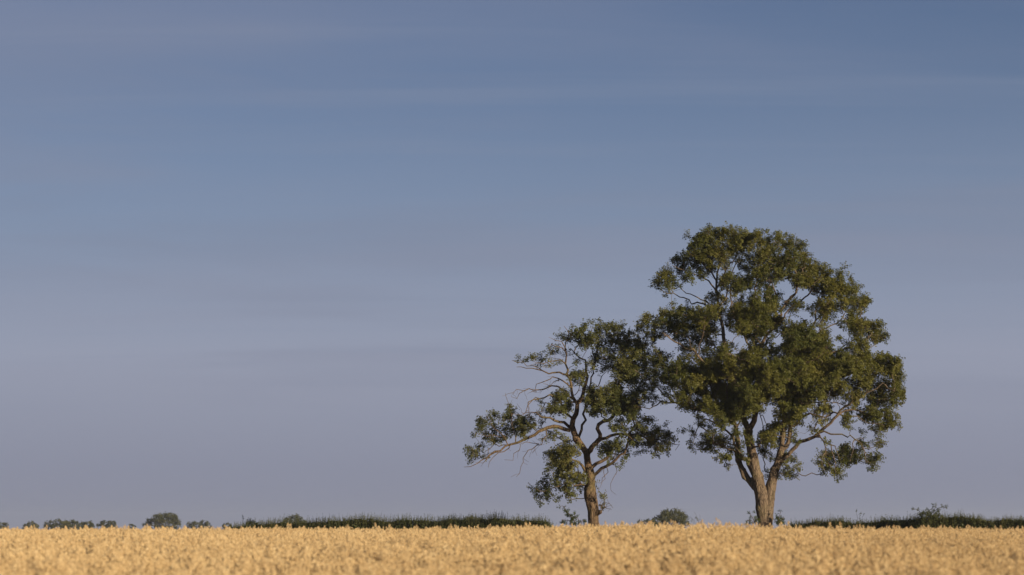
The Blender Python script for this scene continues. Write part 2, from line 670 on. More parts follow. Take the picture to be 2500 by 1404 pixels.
def grow(tree, puffs, half_depth, centre, spacing=0.42, spray_r=0.42, layers=True, dens=1.0, grow_px=1.0):
    """fill traced puffs of foliage with spray points and join every one to the limbs"""
    m = mpp(tree.y0)
    cx, cy, hw, hh = centre
    P3 = []
    for (x, y, rx, ry, k) in puffs:
        rx, ry = rx * grow_px, ry * grow_px
        rho = min(1.0, math.hypot((x - cx) / hw, (y - cy) / hh))
        mx = half_depth * math.sqrt(max(0.05, 1 - rho * rho * 0.9))
        if k >= 1.0 and rho < 0.62 and layers:
            deps = [-mx * rng.uniform(0.35, 0.95), mx * rng.uniform(0.2, 0.9)]
        else:
            deps = [mx * rng.uniform(-0.75, 0.55)]
        for d in deps:
            P3.append((x, y, rx, ry, k, d))
    # puff roots first, nearest to the skeleton first
    cen = []
    for (x, y, rx, ry, k, d) in P3:
        p = W(x, y, tree.y0 + d)
        cen.append(p)
    cen = np.array(cen)
    A = np.array(tree.P)
    dist = np.array([np.linalg.norm(A - c, axis=1).min() for c in cen])
    order = dist.argsort()
    sprays = []
    nodes = []
    for i in order:
        x, y, rx, ry, k, d = P3[i]
        root = cen[i] - np.array((0, 0, ry * m * 0.35))
        tree.connect(root, segs=None, jit=0.07)
        area = rx * ry * m * m
        n = max(1, int(round(dens * k * 2.6 * area / (spacing ** 2))))
        rz = (rx + ry) / 2 * m * 1.1
        pts = unit(rng.normal(size=(n, 3))) * rng.uniform(0.45, 0.95, n)[:, None]
        pts[:, 2] *= 1.0
        pts = cen[i] + pts * np.array((rx * m, rz, ry * m))
        for p in pts:
            nd = tree.connect(p, segs=3, jit=0.05)
            sprays.append(p)
            nodes.append(nd)
    return np.array(sprays), np.array(nodes)


def build_tree(tree, root, sprays, nodes, bark, leaf, tip=0.008, spray_r=0.42, n_twig=6, n_leaf=6, leaf_len=0.22, K=7, wid=0.13,
               crown_c=None, seed=1, twig_r=0.006, trunk_voxel=0.035, trunk_noise=0.075, dead_twigs=True, droop=0.25):
    rad = tree.radii(tip)
    P = np.array(tree.P)
    ch = tree.chains(rad)
    nl = tree.nl
    tv, tq = {}, {}
    offs = {}
    for (p, c) in ch:
        lb = tree.limb[c[0]]
        V = tv.setdefault(lb, [])
        Q = tq.setdefault(lb, [])
        pts = [P[i] for i in c]
        rr = [rad[i] for i in c]
        if p >= 0:
            pts = [P[p]] + pts
            rr = [min(rr[0] * 1.15, rad[p])] + rr
        if len(pts) < 2:
            continue
        if lb == 0:
            # trunk tubes overlap and are fused below
            e = pts[-1] + (pts[-1] - pts[-2]) * 0.3
            pts = pts + [e]
            rr = rr + [rr[-1] * 0.4]
            sides = 20
        else:
            e = pts[-1] + (pts[-1] - pts[-2]) * 0.15
            pts = pts + [e]
            rr = rr + [rr[-1] * 0.2]
            mr = max(rr)
            sides = 10 if mr > 0.12 else (7 if mr > 0.05 else (5 if mr > 0.022 else 3))
        offs[lb] = tube(pts, rr, sides, V, Q, offs.get(lb, 0), rng.uniform(0, 6))
        if lb == 0:                                   # close the ends so that they fuse
            o1 = offs[lb]
            n_ = len(pts)
            o0 = o1 - n_ * sides
            for a0 in (o0, o1 - sides):
                for t_ in range(1, sides // 2):
                    Q.append(np.array([[a0 + t_ - 1, a0 + t_, a0 + sides - 1 - t_, a0 + sides - t_]]) if t_ > 0 else None)
    # leaves
    if len(sprays):
        lim = np.array([tree.limb[i] for i in nodes])
        par = np.array([tree.par[i] if tree.par[i] >= 0 else i for i in nodes])
        tdir = unit(P[nodes] - P[par] + 1e-6)
        cc = crown_c if crown_c is not None else sprays.mean(0)
        outd = unit(unit(sprays - cc) * 0.7 + tdir * 0.6 + np.array((0, 0, 0.25)))
    objs = {}
    dg = None
    for lb in sorted(tv):
        V = np.concatenate(tv[lb])
        Q = [q for q in tq[lb] if q is not None]
        if lb == 0:
            me = np_mesh('trunk', V, Q, bark, True)
            tmp = bpy.data.objects.new('trunk_tmp', me)
            COL.objects.link(tmp)
            md = tmp.modifiers.new('r', 'REMESH')
            md.mode = 'VOXEL'
            md.voxel_size = trunk_voxel
            sm = tmp.modifiers.new('s', 'SMOOTH')
            sm.factor = 0.5
            sm.iterations = 6
            dg = bpy.context.evaluated_depsgraph_get()
            me2 = bpy.data.meshes.new_from_object(tmp.evaluated_get(dg))
            bpy.data.objects.remove(tmp)
            me2.name = 'trunk'
            nv = len(me2.vertices)
            co = np.empty(nv * 3, np.float32)
            no = np.empty(nv * 3, np.float32)
            me2.vertices.foreach_get('co', co)
            me2.vertex_normals.foreach_get('vector', no)
            co = co.reshape(-1, 3)
            no = no.reshape(-1, 3)
            dsp = np.empty(nv)
            for i in range(nv):
                x, y, z = co[i]
                dsp[i] = (mnoise.noise((x * 1.6, y * 1.6, z * 0.9)) * 1.0 + mnoise.noise((x * 5, y * 5, z * 1.6)) * 0.55 + mnoise.noise((x * 13, y * 13, z * 4)) * 0.28 + max(0, mnoise.noise((x * 2.3 + 9, y * 2.3, z * 2.1)) - 0.25) * 2.2)
            co = co + no * (dsp * trunk_noise)[:, None]
            me2.vertices.foreach_set('co', co.astype(np.float32).ravel())
            me2.polygons.foreach_set('use_smooth', np.ones(len(me2.polygons), bool))
            me2.update()
            if not me2.materials:
                me2.materials.append(bark)
            o = link(bpy.data.objects.new('trunk', me2), root)
            objs[0] = o
    trunk_o = objs.get(0)
    for lb in range(0, nl + 1):
        sel = np.where(lim == lb)[0] if len(sprays) else []
        twv, twq, toff = [], [], 0
        if len(sel):
            rs = spray_r * rng.uniform(0.75, 1.2, len(sel))
            tw, LV, LF = leaf_sprays(sprays[sel], outd[sel], rs, n_twig, n_leaf, leaf_len, K, wid, seed=seed * 100 + lb, droop=droop)
        if lb > 0 and lb in tv:
            V, Q = tv[lb], tq[lb]
            off = offs[lb]
            if len(sel):        # leaf bearing twigs, three sided
                a, b = tw
                n = len(a)
                d = unit(b - a)
                u = unit(np.cross(d, np.array((0.3, 0.5, 0.8))))
                w = np.cross(d, u)
                ang = np.array((0, 2.1, 4.2))
                ring = np.cos(ang)[None, :, None] * u[:, None, :] + np.sin(ang)[None, :, None] * w[:, None, :]
                VV = np.concatenate([a[:, None, :] + ring * twig_r, b[:, None, :] + ring * twig_r * 0.4], 1)
                V.append(VV.reshape(-1, 3))
                bi = np.arange(n)[:, None] * 6
                for (i0, i1) in ((0, 1), (1, 2), (2, 0)):
                    Q.append(np.concatenate([bi + i0, bi + i1, bi + 3 + i1, bi + 3 + i0], 1) + off)
                off += n * 6
            nm = 'sprouts' if lb == tree.sprout else 'limb'
            me = np_mesh(nm, np.concatenate(V), Q, bark, True)
            lo = link(bpy.data.objects.new(nm, me), root)
            if lb == tree.sprout:
                lo['kind'] = 'stuff'
            objs[lb] = lo
        else:
            lo = root
        if len(sel):
            fm = np_mesh('foliage', LV, [LF], leaf, False)
            fo = link(bpy.data.objects.new('foliage', fm), lo)
            fo['kind'] = 'stuff'
    return objs



# ------------------------------------------------------------------ the two field trees
def zA(*p):
    return [(1520 + x / 3.472, 530 + y / 3.472) for x, y in p]


def zB(*p):
    return [(1520 + x / 3.343, 880 + y / 3.343) for x, y in p]


def zC(*p):
    return [(1120 + x / 4.255, 770 + y / 4.255) for x, y in p]


def zD(*p):
    return [(1120 + x / 4.255, 980 + y / 4.255) for x, y in p]


def puffs(ox, oy, sc, full, sparse=()):
    out = []
    for k, lst in ((1.0, full), (0.5, sparse)):
        for (x, y, rx, ry) in lst:
            out.append((ox + x / sc, oy + y / sc, rx / sc, ry / sc, k))
    return out


YB = 119.0
T = Tree(YB)
T.trace([(1864, 1345), (1863, 1305), (1863, 1280), (1861, 1235), (1855, 1195), (1848, 1164), (1839, 1134), (1834, 1104), (1828, 1071), (1828, 1050)],
        0, 0, widths=(44, 32, 27, 30, 29, 27, 27, 24, 21, 23), limb=0, wob=0)
T.trace([(1872, 1345), (1873, 1305), (1873, 1280), (1875, 1235), (1881, 1195), (1886, 1170), (1891, 1149), (1900, 1128), (1908, 1098)],
        0, 0, widths=(40, 30, 26, 28, 26, 23, 21, 18, 15), limb=0, wob=0, start=0, dep=0.3)
T.trace([(1846, 1196), (1840, 1186), (1829, 1173), (1818, 1157), (1807, 1134), (1800, 1101)], 0, 0, widths=(16, 16, 16, 15, 14, 12), limb=0, wob=0, dep=0.9)
# left bole divides
LB = T.trace([(1828, 1050), (1819, 1029), (1811, 1000), (1803, 960), (1791, 919), (1776, 876), (1770, 841), (1765, 804), (1757, 765), (1751, 720), (1750, 690), (1755, 650), (1762, 612), (1768, 578)], 15, 2, dep=1.2)
T.trace(zA((840, 850), (770, 800), (700, 740), (600, 720), (500, 690), (420, 650), (330, 630), (290, 560)), 5, 1.2, dep=0.5)
T.trace(zA((800, 770), (700, 720), (620, 680), (540, 640), (470, 590), (430, 540)), 4, 1.2, dep=1.6)
T.trace(zA((800, 650), (770, 590), (700, 530), (600, 490), (500, 450), (440, 400)), 4.5, 1.2, dep=-1.2)
T.trace(zA((800, 560), (780, 480), (720, 420), (660, 340), (610, 260)), 4, 1.2, dep=-1.5)
T.trace(zA((830, 740), (880, 660), (900, 580), (880, 480), (860, 380), (900, 260), (880, 150)), 4, 1.2, dep=2)
T.trace(zA((800, 600), (850, 500), (900, 420), (960, 320), (980, 190)), 4, 1.2, dep=-0.8)
T.trace(zA((940, 1390), (890, 1380), (830, 1320), (760, 1290), (690, 1240), (640, 1170), (600, 1130), (520, 1100), (440, 1070), (360, 1000)), 9, 2.5, dep=-3.2)
T.trace(zA((640, 1170), (650, 1080), (680, 1000), (690, 900)), 3.5, 1.2, dep=-3.0)
T.trace(zA((870, 1000), (800, 1000), (740, 940), (680, 880), (600, 850)), 4, 1.5, dep=0.5)
T.trace(zA((880, 1330), (830, 1240), (750, 1180), (690, 1130), (640, 1090)), 5, 1.5, dep=2)
# right fork of the left bole
RB = T.trace([(1828, 1050), (1840, 1029), (1849, 990), (1851, 950), (1853, 905), (1855, 860), (1866, 826), (1884, 809), (1898, 786), (1907, 765), (1926, 730), (1943, 712), (1955, 690), (1965, 650)], 14, 2, dep=-1.5)
T.trace([(1851, 960), (1845, 905), (1838, 870), (1826, 830), (1808, 800), (1793, 770), (1785, 731), (1783, 700), (1797, 650), (1815, 600)], 7, 1.5, dep=0.3)
T.trace(zA((1150, 1180), (1120, 1060), (1130, 960), (1170, 860), (1150, 740), (1110, 660), (1130, 540), (1150, 400), (1150, 220)), 6, 1.5, dep=1.8)
T.trace(zA((1310, 830), (1300, 740), (1290, 640), (1260, 540), (1240, 420), (1220, 260)), 4.5, 1.5, dep=-0.5)
T.trace(zA((1370, 770), (1450, 640), (1480, 540), (1440, 400), (1390, 260)), 4, 1.3, dep=-2.2)
T.trace(zA((1290, 920), (1370, 860), (1420, 770), (1530, 700), (1620, 600), (1680, 500)), 4.5, 1.4, dep=-2.0)
# back stem
T.trace([(1800, 1101), (1800, 1066), (1795, 1036), (1782, 1012), (1768, 996), (1747, 975), (1735, 940), (1722, 905)], 12, 3, dep=2.8)
T.trace([(1796, 1040), (1768, 1022), (1740, 1008), (1711, 1000), (1681, 991), (1664, 985), (1634, 982), (1601, 988), (1580, 997), (1552, 994)], 9, 1.5, dep=-0.5)
T.trace([(1640, 982), (1622, 964), (1610, 955), (1595, 940), (1571, 919), (1552, 905)], 4, 1.5, dep=-1.5)
T.trace([(1711, 1000), (1690, 985), (1678, 978), (1660, 955), (1650, 930)], 5, 1.5, dep=-2)
T.trace([(1799, 1080), (1783, 1062), (1765, 1044), (1745, 1030), (1725, 1025), (1705, 1045), (1690, 1085)], 6, 1.2, dep=-1.0)
T.trace([(1803, 1115), (1780, 1095), (1760, 1085), (1740, 1085)], 4, 1.2, dep=-1.0)
T.trace([(1783, 1010), (1762, 950), (1748, 900), (1745, 860), (1735, 820)], 7, 2, dep=3.5)
# right bole
T.trace([(1908, 1098), (1912, 1060), (1915, 1024), (1916, 985), (1918, 952), (1925, 915), (1940, 880), (1958, 850), (1976, 820), (1990, 775), (2000, 730), (2008, 690)], 12, 2, dep=0.5)
T.trace([(1908, 1098), (1925, 1085), (1928, 1053), (1932, 1023), (1945, 975), (1968, 930), (1995, 895), (2020, 865), (2040, 856), (2075, 846), (2102, 841), (2125, 820)], 11, 1.8, dep=-1.5)
T.trace([(1896, 1135), (1918, 1116), (1939, 1095), (1954, 1077), (1975, 1071), (1999, 1056), (2022, 1038), (2040, 1020), (2056, 1002), (2075, 985), (2100, 965), (2130, 950), (2165, 940)], 11, 2, dep=-2.2)
T.trace([(2000, 1056), (2012, 1055), (2040, 1062), (2073, 1065), (2097, 1080), (2112, 1105), (2122, 1130)], 4.5, 1.2, dep=-1.5)
T.trace([(1990, 1064), (2011, 1077), (2029, 1086), (2045, 1100), (2050, 1125)], 4, 1.2, dep=-2.6)
T.trace([(2010, 1076), (2013, 1092), (2009, 1110), (2004, 1128), (2012, 1146)], 3, 1.2, dep=-2.4)
T.trace([(2029, 1086), (2036, 1105), (2040, 1130), (2042, 1155)], 3, 1.2, dep=-2.7)
T.trace([(2085, 1073), (2082, 1095), (2074, 1120)], 2.5, 1.2, dep=-1.6)
T.trace([(1940, 1040), (1968, 1018), (1999, 1014), (2043, 1011), (2088, 1017), (2120, 1030), (2160, 1040)], 6, 1.5, dep=-1.8)
T.trace([(2043, 1011), (2075, 1000), (2110, 1003), (2140, 990), (2170, 970)], 4, 1.2, dep=-0.5)
T.trace([(1933, 1015), (1960, 995), (1990, 980), (2028, 982), (2070, 990)], 5, 1.5, dep=1.5)
T.trace([(1960, 940), (2000, 945), (2040, 930), (2080, 915), (2120, 905), (2160, 900)], 5, 1.5, dep=1.5)
T.trace([(2000, 890), (2040, 900), (2080, 890), (2120, 880), (2150, 885)], 4, 1.5, dep=-0.5)
T.trace(zA((1560, 1080), (1640, 1000), (1700, 940), (1760, 920), (1840, 890), (1900, 800), (1960, 720)), 4.5, 1.3, dep=0.5)
T.trace(zA((1640, 880), (1700, 780), (1760, 680), (1820, 590)), 4, 1.3, dep=1.2)
T.trace([(1855, 1005), (1862, 1030), (1862, 1060), (1858, 1080), (1850, 1093)], 2.5, 1.0, dep=-1.5, bare=True)
T.trace([(1863, 1015), (1874, 1040), (1880, 1070)], 2.2, 0.8, dep=-1.3, bare=True)

PB = puffs(1520, 530, 3.472, [
    (690, 190, 90, 80), (800, 160, 90, 80), (900, 180, 80, 80), (970, 160, 50, 60), (1010, 240, 90, 80), (1130, 190, 70, 60), (1190, 190, 60, 60),
    (1230, 290, 90, 80), (1290, 230, 55, 50), (1380, 210, 75, 60), (1460, 260, 70, 60), (1520, 330, 70, 70), (1420, 370, 110, 80), (1300, 400, 100, 80),
    (1150, 330, 100, 80), (1060, 400, 100, 70), (900, 320, 100, 80), (760, 300, 100, 80), (640, 300, 75, 65), (680, 400, 90, 60), (1250, 510, 110, 60),
    (1400, 480, 110, 70), (1560, 440, 80, 80), (1650, 450, 60, 60), (1640, 550, 110, 75), (1760, 530, 75, 65), (1870, 520, 42, 55), (1820, 620, 90, 75),
    (1720, 640, 90, 60), (1930, 670, 70, 60), (2040, 715, 58, 55), (1970, 770, 80, 50), (1850, 730, 80, 50), (1500, 560, 80, 50), (1060, 560, 80, 50),
    (320, 520, 65, 50), (300, 580, 50, 35), (400, 520, 60, 45), (460, 400, 55, 45), (540, 430, 75, 50),
    (440, 800, 70, 50), (340, 850, 75, 55), (230, 880, 70, 50), (170, 940, 45, 50), (200, 1000, 50, 35), (330, 930, 90, 55), (450, 880, 85, 60),
    (560, 820, 85, 60), (660, 850, 85, 70), (740, 830, 55, 55), (560, 920, 85, 50), (700, 940, 75, 50),
    (1010, 790, 75, 60), (1120, 720, 60, 50), (1240, 770, 50, 45), (1150, 820, 100, 70), (1060, 880, 85, 60), (1000, 950, 65, 50), (1180, 920, 95, 60),
    (1290, 880, 60, 60), (1100, 990, 70, 40),
    (1440, 960, 75, 60), (1550, 990, 85, 60), (1620, 1050, 90, 70), (1460, 1060, 85, 60), (1560, 1120, 95, 60), (1700, 1130, 70, 60), (1660, 1220, 95, 70),
    (1500, 1240, 85, 60), (1400, 1120, 50, 50), (1720, 750, 60, 40),
    (2050, 920, 85, 50), (2150, 950, 65, 50), (2205, 1000, 42, 45), (2100, 1010, 75, 45),
    (2020, 1180, 75, 55), (2120, 1220, 75, 60), (2220, 1210, 50, 50), (2300, 1240, 50, 50), (2325, 1320, 45, 65), (2220, 1300, 85, 65), (2080, 1310, 95, 65),
    (1940, 1250, 70, 50), (1860, 1290, 75, 55),
    (270, 1260, 50, 50), (370, 1290, 55, 45), (560, 1270, 65, 50), (560, 1350, 75, 55), (440, 1350, 75, 50), (700, 1340, 80, 60), (880, 1120, 50, 55),
    (860, 1220, 55, 55), (1060, 1330, 80, 60), (1200, 1300, 80, 70), (1320, 1330, 80, 60), (1000, 1230, 50, 60), (1420, 1330, 70, 50), (1100, 1180, 60, 50),
], [
    (595, 220, 50, 60), (570, 180, 25, 35), (620, 350, 60, 40), (860, 420, 90, 50), (1130, 480, 110, 50), (1150, 610, 80, 45), (1010, 640, 55, 45), (870, 540, 60, 45), (740, 480, 60, 35),
    (520, 500, 50, 35), (420, 600, 55, 30), (380, 640, 40, 18), (430, 970, 80, 45), (300, 1010, 80, 35), (650, 1020, 60, 45), (780, 1010, 60, 55), (560, 1050, 60, 35), (960, 840, 40, 40),
    (1660, 950, 50, 40), (1450, 740, 40, 45), (1560, 780, 45, 45), (1700, 830, 70, 40), (1900, 840, 70, 40), (1820, 900, 60, 35), (2000, 960, 70, 40), (1900, 1060, 60, 45),
    (1960, 1130, 60, 40), (1880, 470, 30, 30), (700, 1250, 50, 40), (780, 1080, 40, 35), (500, 1180, 50, 40), (330, 1130, 50, 30), (1330, 1150, 50, 60), (1240, 1180, 50, 60), (980, 740, 40, 40),
]) + puffs(1520, 880, 3.343, [
    (450, 170, 85, 60), (560, 180, 75, 60), (640, 210, 65, 55), (700, 160, 55, 50), (480, 260, 75, 50), (590, 280, 75, 50), (690, 290, 65, 50),
    (700, 370, 65, 50), (620, 380, 55, 40), (760, 420, 65, 50), (720, 80, 75, 50), (820, 70, 75, 50), (780, 200, 75, 60), (850, 290, 75, 60), (850, 390, 65, 60),
    (900, 460, 55, 50), (830, 500, 55, 45), (930, 120, 75, 60), (1000, 160, 75, 60), (1080, 80, 75, 50), (950, 230, 75, 60), (1050, 240, 75, 50), (1000, 320, 75, 60),
    (980, 400, 65, 50), (1080, 320, 55, 50), (1160, 120, 75, 60), (1220, 180, 75, 60), (1240, 260, 60, 45), (1140, 240, 60, 50), (1290, 120, 75, 60), (1250, 60, 75, 50),
    (1390, 150, 85, 70), (1370, 250, 85, 70), (1450, 250, 85, 60), (1500, 180, 85, 70), (1560, 90, 95, 70), (1620, 200, 85, 70), (1560, 290, 85, 50), (1450, 350, 85, 50),
    (1360, 370, 60, 50), (1420, 430, 60, 40), (1400, 60, 95, 60), (1700, 60, 85, 60), (1740, 170, 75, 60), (1850, 60, 85, 60), (1950, 60, 85, 60), (2060, 50, 75, 60), (2180, 60, 70, 60),
    (2225, 140, 50, 60), (2262, 220, 36, 50), (2225, 300, 50, 45), (2140, 240, 75, 60), (2040, 180, 85, 60), (1930, 160, 85, 60), (1850, 200, 75, 50), (1850, 290, 70, 40),
    (1960, 270, 75, 50), (2060, 320, 75, 50), (2160, 340, 50, 45), (2040, 430, 70, 50), (2130, 440, 70, 50), (2185, 480, 42, 50), (2130, 540, 60, 50), (2070, 560, 45, 40),
    (1840, 520, 45, 60), (2100, 690, 28, 30), (2080, 790, 45, 45), (2040, 840, 40, 32), (1950, 690, 42, 38), (1920, 760, 55, 55), (1840, 720, 65, 50),
    (1850, 800, 65, 50), (1760, 740, 60, 50), (1700, 800, 60, 50), (1640, 800, 48, 50), (1680, 880, 50, 40), (1750, 890, 50, 50), (1790, 840, 45, 45),
    (700, 640, 50, 45), (680, 710, 40, 45), (760, 690, 55, 50), (820, 640, 65, 50), (740, 590, 55, 45), (860, 700, 50, 50), (820, 780, 50, 40), (900, 600, 40, 40),
    (1180, 620, 50, 45), (1150, 690, 42, 50), (1220, 660, 50, 50), (1250, 560, 50, 50), (1270, 780, 45, 45), (1350, 920, 50, 32), (1420, 870, 28, 36), (1390, 480, 50, 60),
], [
    (560, 420, 50, 45), (620, 480, 40, 35), (640, 530, 40, 35), (870, 830, 40, 35), (600, 590, 35, 40), (560, 650, 30, 45), (555, 720, 35, 22),
    (1190, 300, 45, 35), (1660, 290, 80, 45), (1640, 380, 80, 35), (1560, 400, 60, 35), (1600, 475, 60, 35), (1570, 560, 40, 22), (1510, 570, 20, 20), (1960, 590, 26, 26), (1980, 430, 60, 35),
    (2050, 690, 50, 40), (2015, 770, 40, 40), (1980, 830, 30, 40), (1160, 770, 45, 45), (1340, 820, 55, 45), (1290, 890, 45, 45), (1160, 890, 40, 30), (1390, 780, 32, 35), (1300, 650, 45, 55),
    (1400, 610, 40, 50), (1280, 450, 60, 50), (975, 760, 50, 50), (1000, 640, 40, 60), (1650, 690, 30, 35), (2235, 525, 14, 14), (1310, 330, 60, 50),
])


def infill(poly, gaps, n, rx, ry, k, seed):
    """thin growth spread through the rest of a crown outline, leaving most of the sky gaps open"""
    g = np.random.default_rng(seed)
    poly = np.array(poly, float)
    out = []
    lo, hi = poly.min(0), poly.max(0)
    while len(out) < n:
        x, y = g.uniform(lo, hi)
        ins = False
        j = len(poly) - 1
        for i in range(len(poly)):
            if (poly[i][1] > y) != (poly[j][1] > y) and x < (poly[j][0] - poly[i][0]) * (y - poly[i][1]) / (poly[j][1] - poly[i][1]) + poly[i][0]:
                ins = not ins
            j = i
        if not ins:
            continue
        if any(((x - a) / c) ** 2 + ((y - b) / d) ** 2 < 1 for a, b, c, d in gaps) and g.uniform() < 0.93:
            continue
        out.append((x, y, rx * g.uniform(0.7, 1.25), ry * g.uniform(0.7, 1.25), k))
    return out


PB += infill([(1690, 585), (1750, 565), (1830, 580), (1905, 580), (1950, 600), (1985, 645), (2060, 680), (2110, 735), (2105, 770), (2150, 810), (2150, 840), (2110, 860), (2180, 890),
              (2195, 940), (2185, 1000), (2150, 1040), (2060, 1010), (1960, 1035), (1920, 1075), (1860, 1000), (1780, 1060), (1720, 1010), (1640, 965), (1580, 900), (1570, 830), (1570, 790), (1650, 760),
              (1740, 765), (1745, 730), (1690, 690), (1640, 690), (1610, 680), (1650, 640), (1685, 620)],
             [(1720, 715, 40, 28), (1690, 1010, 60, 20), (1870, 1040, 25, 30), (2010, 1030, 60, 18), (1640, 850, 30, 18), (1925, 735, 22, 22), (2070, 835, 26, 14), (1755, 870, 14, 30), (1830, 690, 14, 12)],
             240, 21, 17, 0.55, 41)
spr, nds = grow(T, PB, 5.6, (1880, 870, 330, 330), dens=2.1, grow_px=1.13)
big_root = thing('ash_tree', (W(1868, 1300, YB)[0], YB, float(ground(W(1868, 1300, YB)[0], YB))))
tag(big_root, 'tall broad ash tree in full leaf with a forked trunk, right of the smaller tree', 'tree')
build_tree(T, big_root, spr, nds, BARK_BIG, LEAF_BIG, crown_c=W(1880, 960, YB), seed=1, spray_r=0.36, leaf_len=0.17, n_twig=7, n_leaf=6, K=5, wid=0.17, tip=0.0088)
print('BIG', len(spr))
print('big sprays', len(spr), 'nodes', len(T.P), 'limbs', T.nl)

YS = 120.3
T2 = Tree(YS)
T2.trace([(1449, 1345), (1449, 1300), (1448, 1270), (1446, 1240), (1440, 1205), (1441, 1184), (1441, 1159), (1437, 1140), (1434, 1120), (1430, 1103), (1423, 1093), (1410, 1074), (1401, 1055), (1397, 1036)],
         0, 0, widths=(34, 27, 25, 27, 30, 22, 20, 19, 18, 17, 16, 16, 14, 13), limb=0, wob=0)
T2.trace([(1435, 1122), (1437, 1106), (1444, 1093), (1456, 1081), (1465, 1072)], 0, 0, widths=(14, 13, 12, 12, 12), limb=0, wob=0, dep=-0.3)
T2.trace([(1449, 1256), (1459, 1252), (1467, 1249)], 0, 0, widths=(15, 12, 7), limb=0, wob=0, dep=-0.5, start=3)
T2.trace([(1397, 1036), (1402, 1021), (1409, 1004), (1411, 986), (1422, 966), (1428, 944), (1432, 920), (1430, 902), (1423, 880), (1410, 868), (1393, 855)], 13, 2, dep=0.5)
T2.trace([(1411, 990), (1400, 975), (1396, 955), (1392, 934), (1388, 920), (1386, 902), (1381, 883), (1380, 859), (1383, 838), (1388, 822), (1378, 800)], 8, 1.2, dep=-0.8)
T2.trace(zC((1120, 360), (1050, 270), (990, 260), (940, 240)), 3, 0.8, dep=-1.2, bare=True)
T2.trace(zC((1120, 390), (1050, 350), (980, 320), (920, 330)), 3, 0.8, dep=-1.6, bare=True)
T2.trace(zC((1120, 490), (1060, 470), (1000, 460), (920, 480), (840, 490), (760, 500)), 3.5, 1, dep=-1.5)
T2.trace(zC((1140, 620), (1100, 610), (1020, 600), (960, 570), (880, 575), (700, 550), (640, 540), (600, 530)), 5, 1.2, dep=-1.2)
T2.trace(zC((880, 575), (820, 540), (720, 520), (640, 490), (555, 485)), 2.5, 1, dep=-1.5)
T2.trace(zC((1170, 760), (1080, 690), (1040, 660), (970, 635), (900, 690), (820, 710), (790, 760), (770, 805)), 4, 1, dep=-1.0, bare=True)
T2.trace(zC((1040, 680), (990, 695), (940, 730)), 2.5, 0.8, dep=-1.2, bare=True)
T2.trace(zC((1190, 890), (1150, 830), (1110, 780), (1050, 765), (960, 740), (880, 765), (790, 770), (690, 760), (650, 800), (625, 855), (545, 848)), 5, 0.9, dep=-2.0, bare=True)
T2.trace(zC((720, 762), (620, 765), (570, 800), (525, 812)), 2, 0.8, dep=-2.2, bare=True)
T2.trace(zC((800, 770), (790, 790), (765, 805)), 2, 0.8, dep=-2.0, bare=True)
T2.trace(zC((960, 740), (920, 735), (890, 720)), 2, 0.8, dep=-2.0, bare=True)
T2.trace(zC((1190, 1060), (1110, 1020), (1070, 940), (1020, 880), (960, 850), (880, 860), (790, 850), (740, 900), (715, 940), (700, 1000), (680, 1040)), 6, 1, dep=-2.4, bare=True)
T2.trace(zC((800, 850), (770, 890), (750, 960), (720, 1045)), 2.2, 0.8, dep=-2.6, bare=True)
T2.trace(zC((720, 980), (690, 995), (655, 1000)), 1.5, 0.7, dep=-2.5, bare=True)
T2.trace(zC((1060, 920), (980, 905), (900, 920), (860, 970), (800, 1010), (740, 1020), (690, 1030)), 3.5, 1, dep=-1.5)
T2.trace(zC((1240, 940), (1210, 890), (1180, 890), (1160, 930), (1150, 960)), 4, 1.2, dep=-1.5, bare=True)
T2.trace(zC((1150, 1160), (1100, 1120), (1070, 1110), (1010, 1110), (960, 1070), (880, 1050), (780, 1015), (700, 1030)), 8, 1.2, dep=-1.8)
T2.trace(zC((1150, 1195), (1070, 1170), (1000, 1150), (920, 1170), (830, 1210), (740, 1260), (640, 1300), (540, 1330), (470, 1370), (400, 1410), (280, 1470), (180, 1540), (85, 1600)), 10, 1.0, dep=-2.5)
T2.trace(zD((540, 440), (500, 490), (430, 540), (340, 600), (305, 672)), 3, 0.8, dep=-2.8, bare=True)
T2.trace(zD((430, 510), (350, 540), (270, 590), (205, 645)), 3, 0.8, dep=-2.2, bare=True)
T2.trace(zD((905, 290), (895, 370), (870, 460), (800, 450), (740, 500), (700, 560), (650, 650), (622, 785)), 3, 0.8, dep=-2.2, bare=True)
T2.trace(zD((830, 440), (740, 430), (660, 430), (620, 465)), 2, 0.8, dep=-2.4, bare=True)
T2.trace(zD((660, 450), (620, 520), (550, 600), (500, 605)), 2, 0.8, dep=-2.4, bare=True)
T2.trace(zD((790, 470), (785, 510), (750, 545)), 1.5, 0.7, dep=-2.4, bare=True)
T2.trace(zD((470, 370), (300, 360), (180, 320)), 2, 0.8, dep=-2.6)
T2.trace(zD((600, 420), (560, 300), (550, 180), (530, 60), (480, -80)), 3, 0.7, dep=-2.0)
T2.trace(zD((500, 440), (420, 330), (330, 230), (290, 150)), 3, 0.8, dep=-2.9)
T2.trace([(1410, 1074), (1416, 1055), (1421, 1035), (1427, 1012), (1431, 994), (1436, 965), (1440, 935), (1450, 905), (1452, 870), (1440, 830), (1450, 800)], 7, 1.2, dep=1.8)
T2.trace(zC((1330, 800), (1390, 744), (1470, 700), (1465, 640), (1500, 600), (1530, 560)), 4, 1, dep=1.0)
T2.trace([(1465, 1072), (1463, 1055), (1458, 1039), (1468, 1031), (1484, 1028), (1501, 1015), (1515, 994), (1520, 981), (1517, 951), (1514, 915), (1510, 880), (1515, 840), (1520, 810)], 10, 1.5, dep=0.8)
T2.trace([(1465, 1072), (1484, 1067), (1505, 1061), (1527, 1058), (1543, 1064), (1571, 1065), (1602, 1074), (1637, 1079), (1655, 1085), (1650, 1100)], 8, 1, dep=0.6)
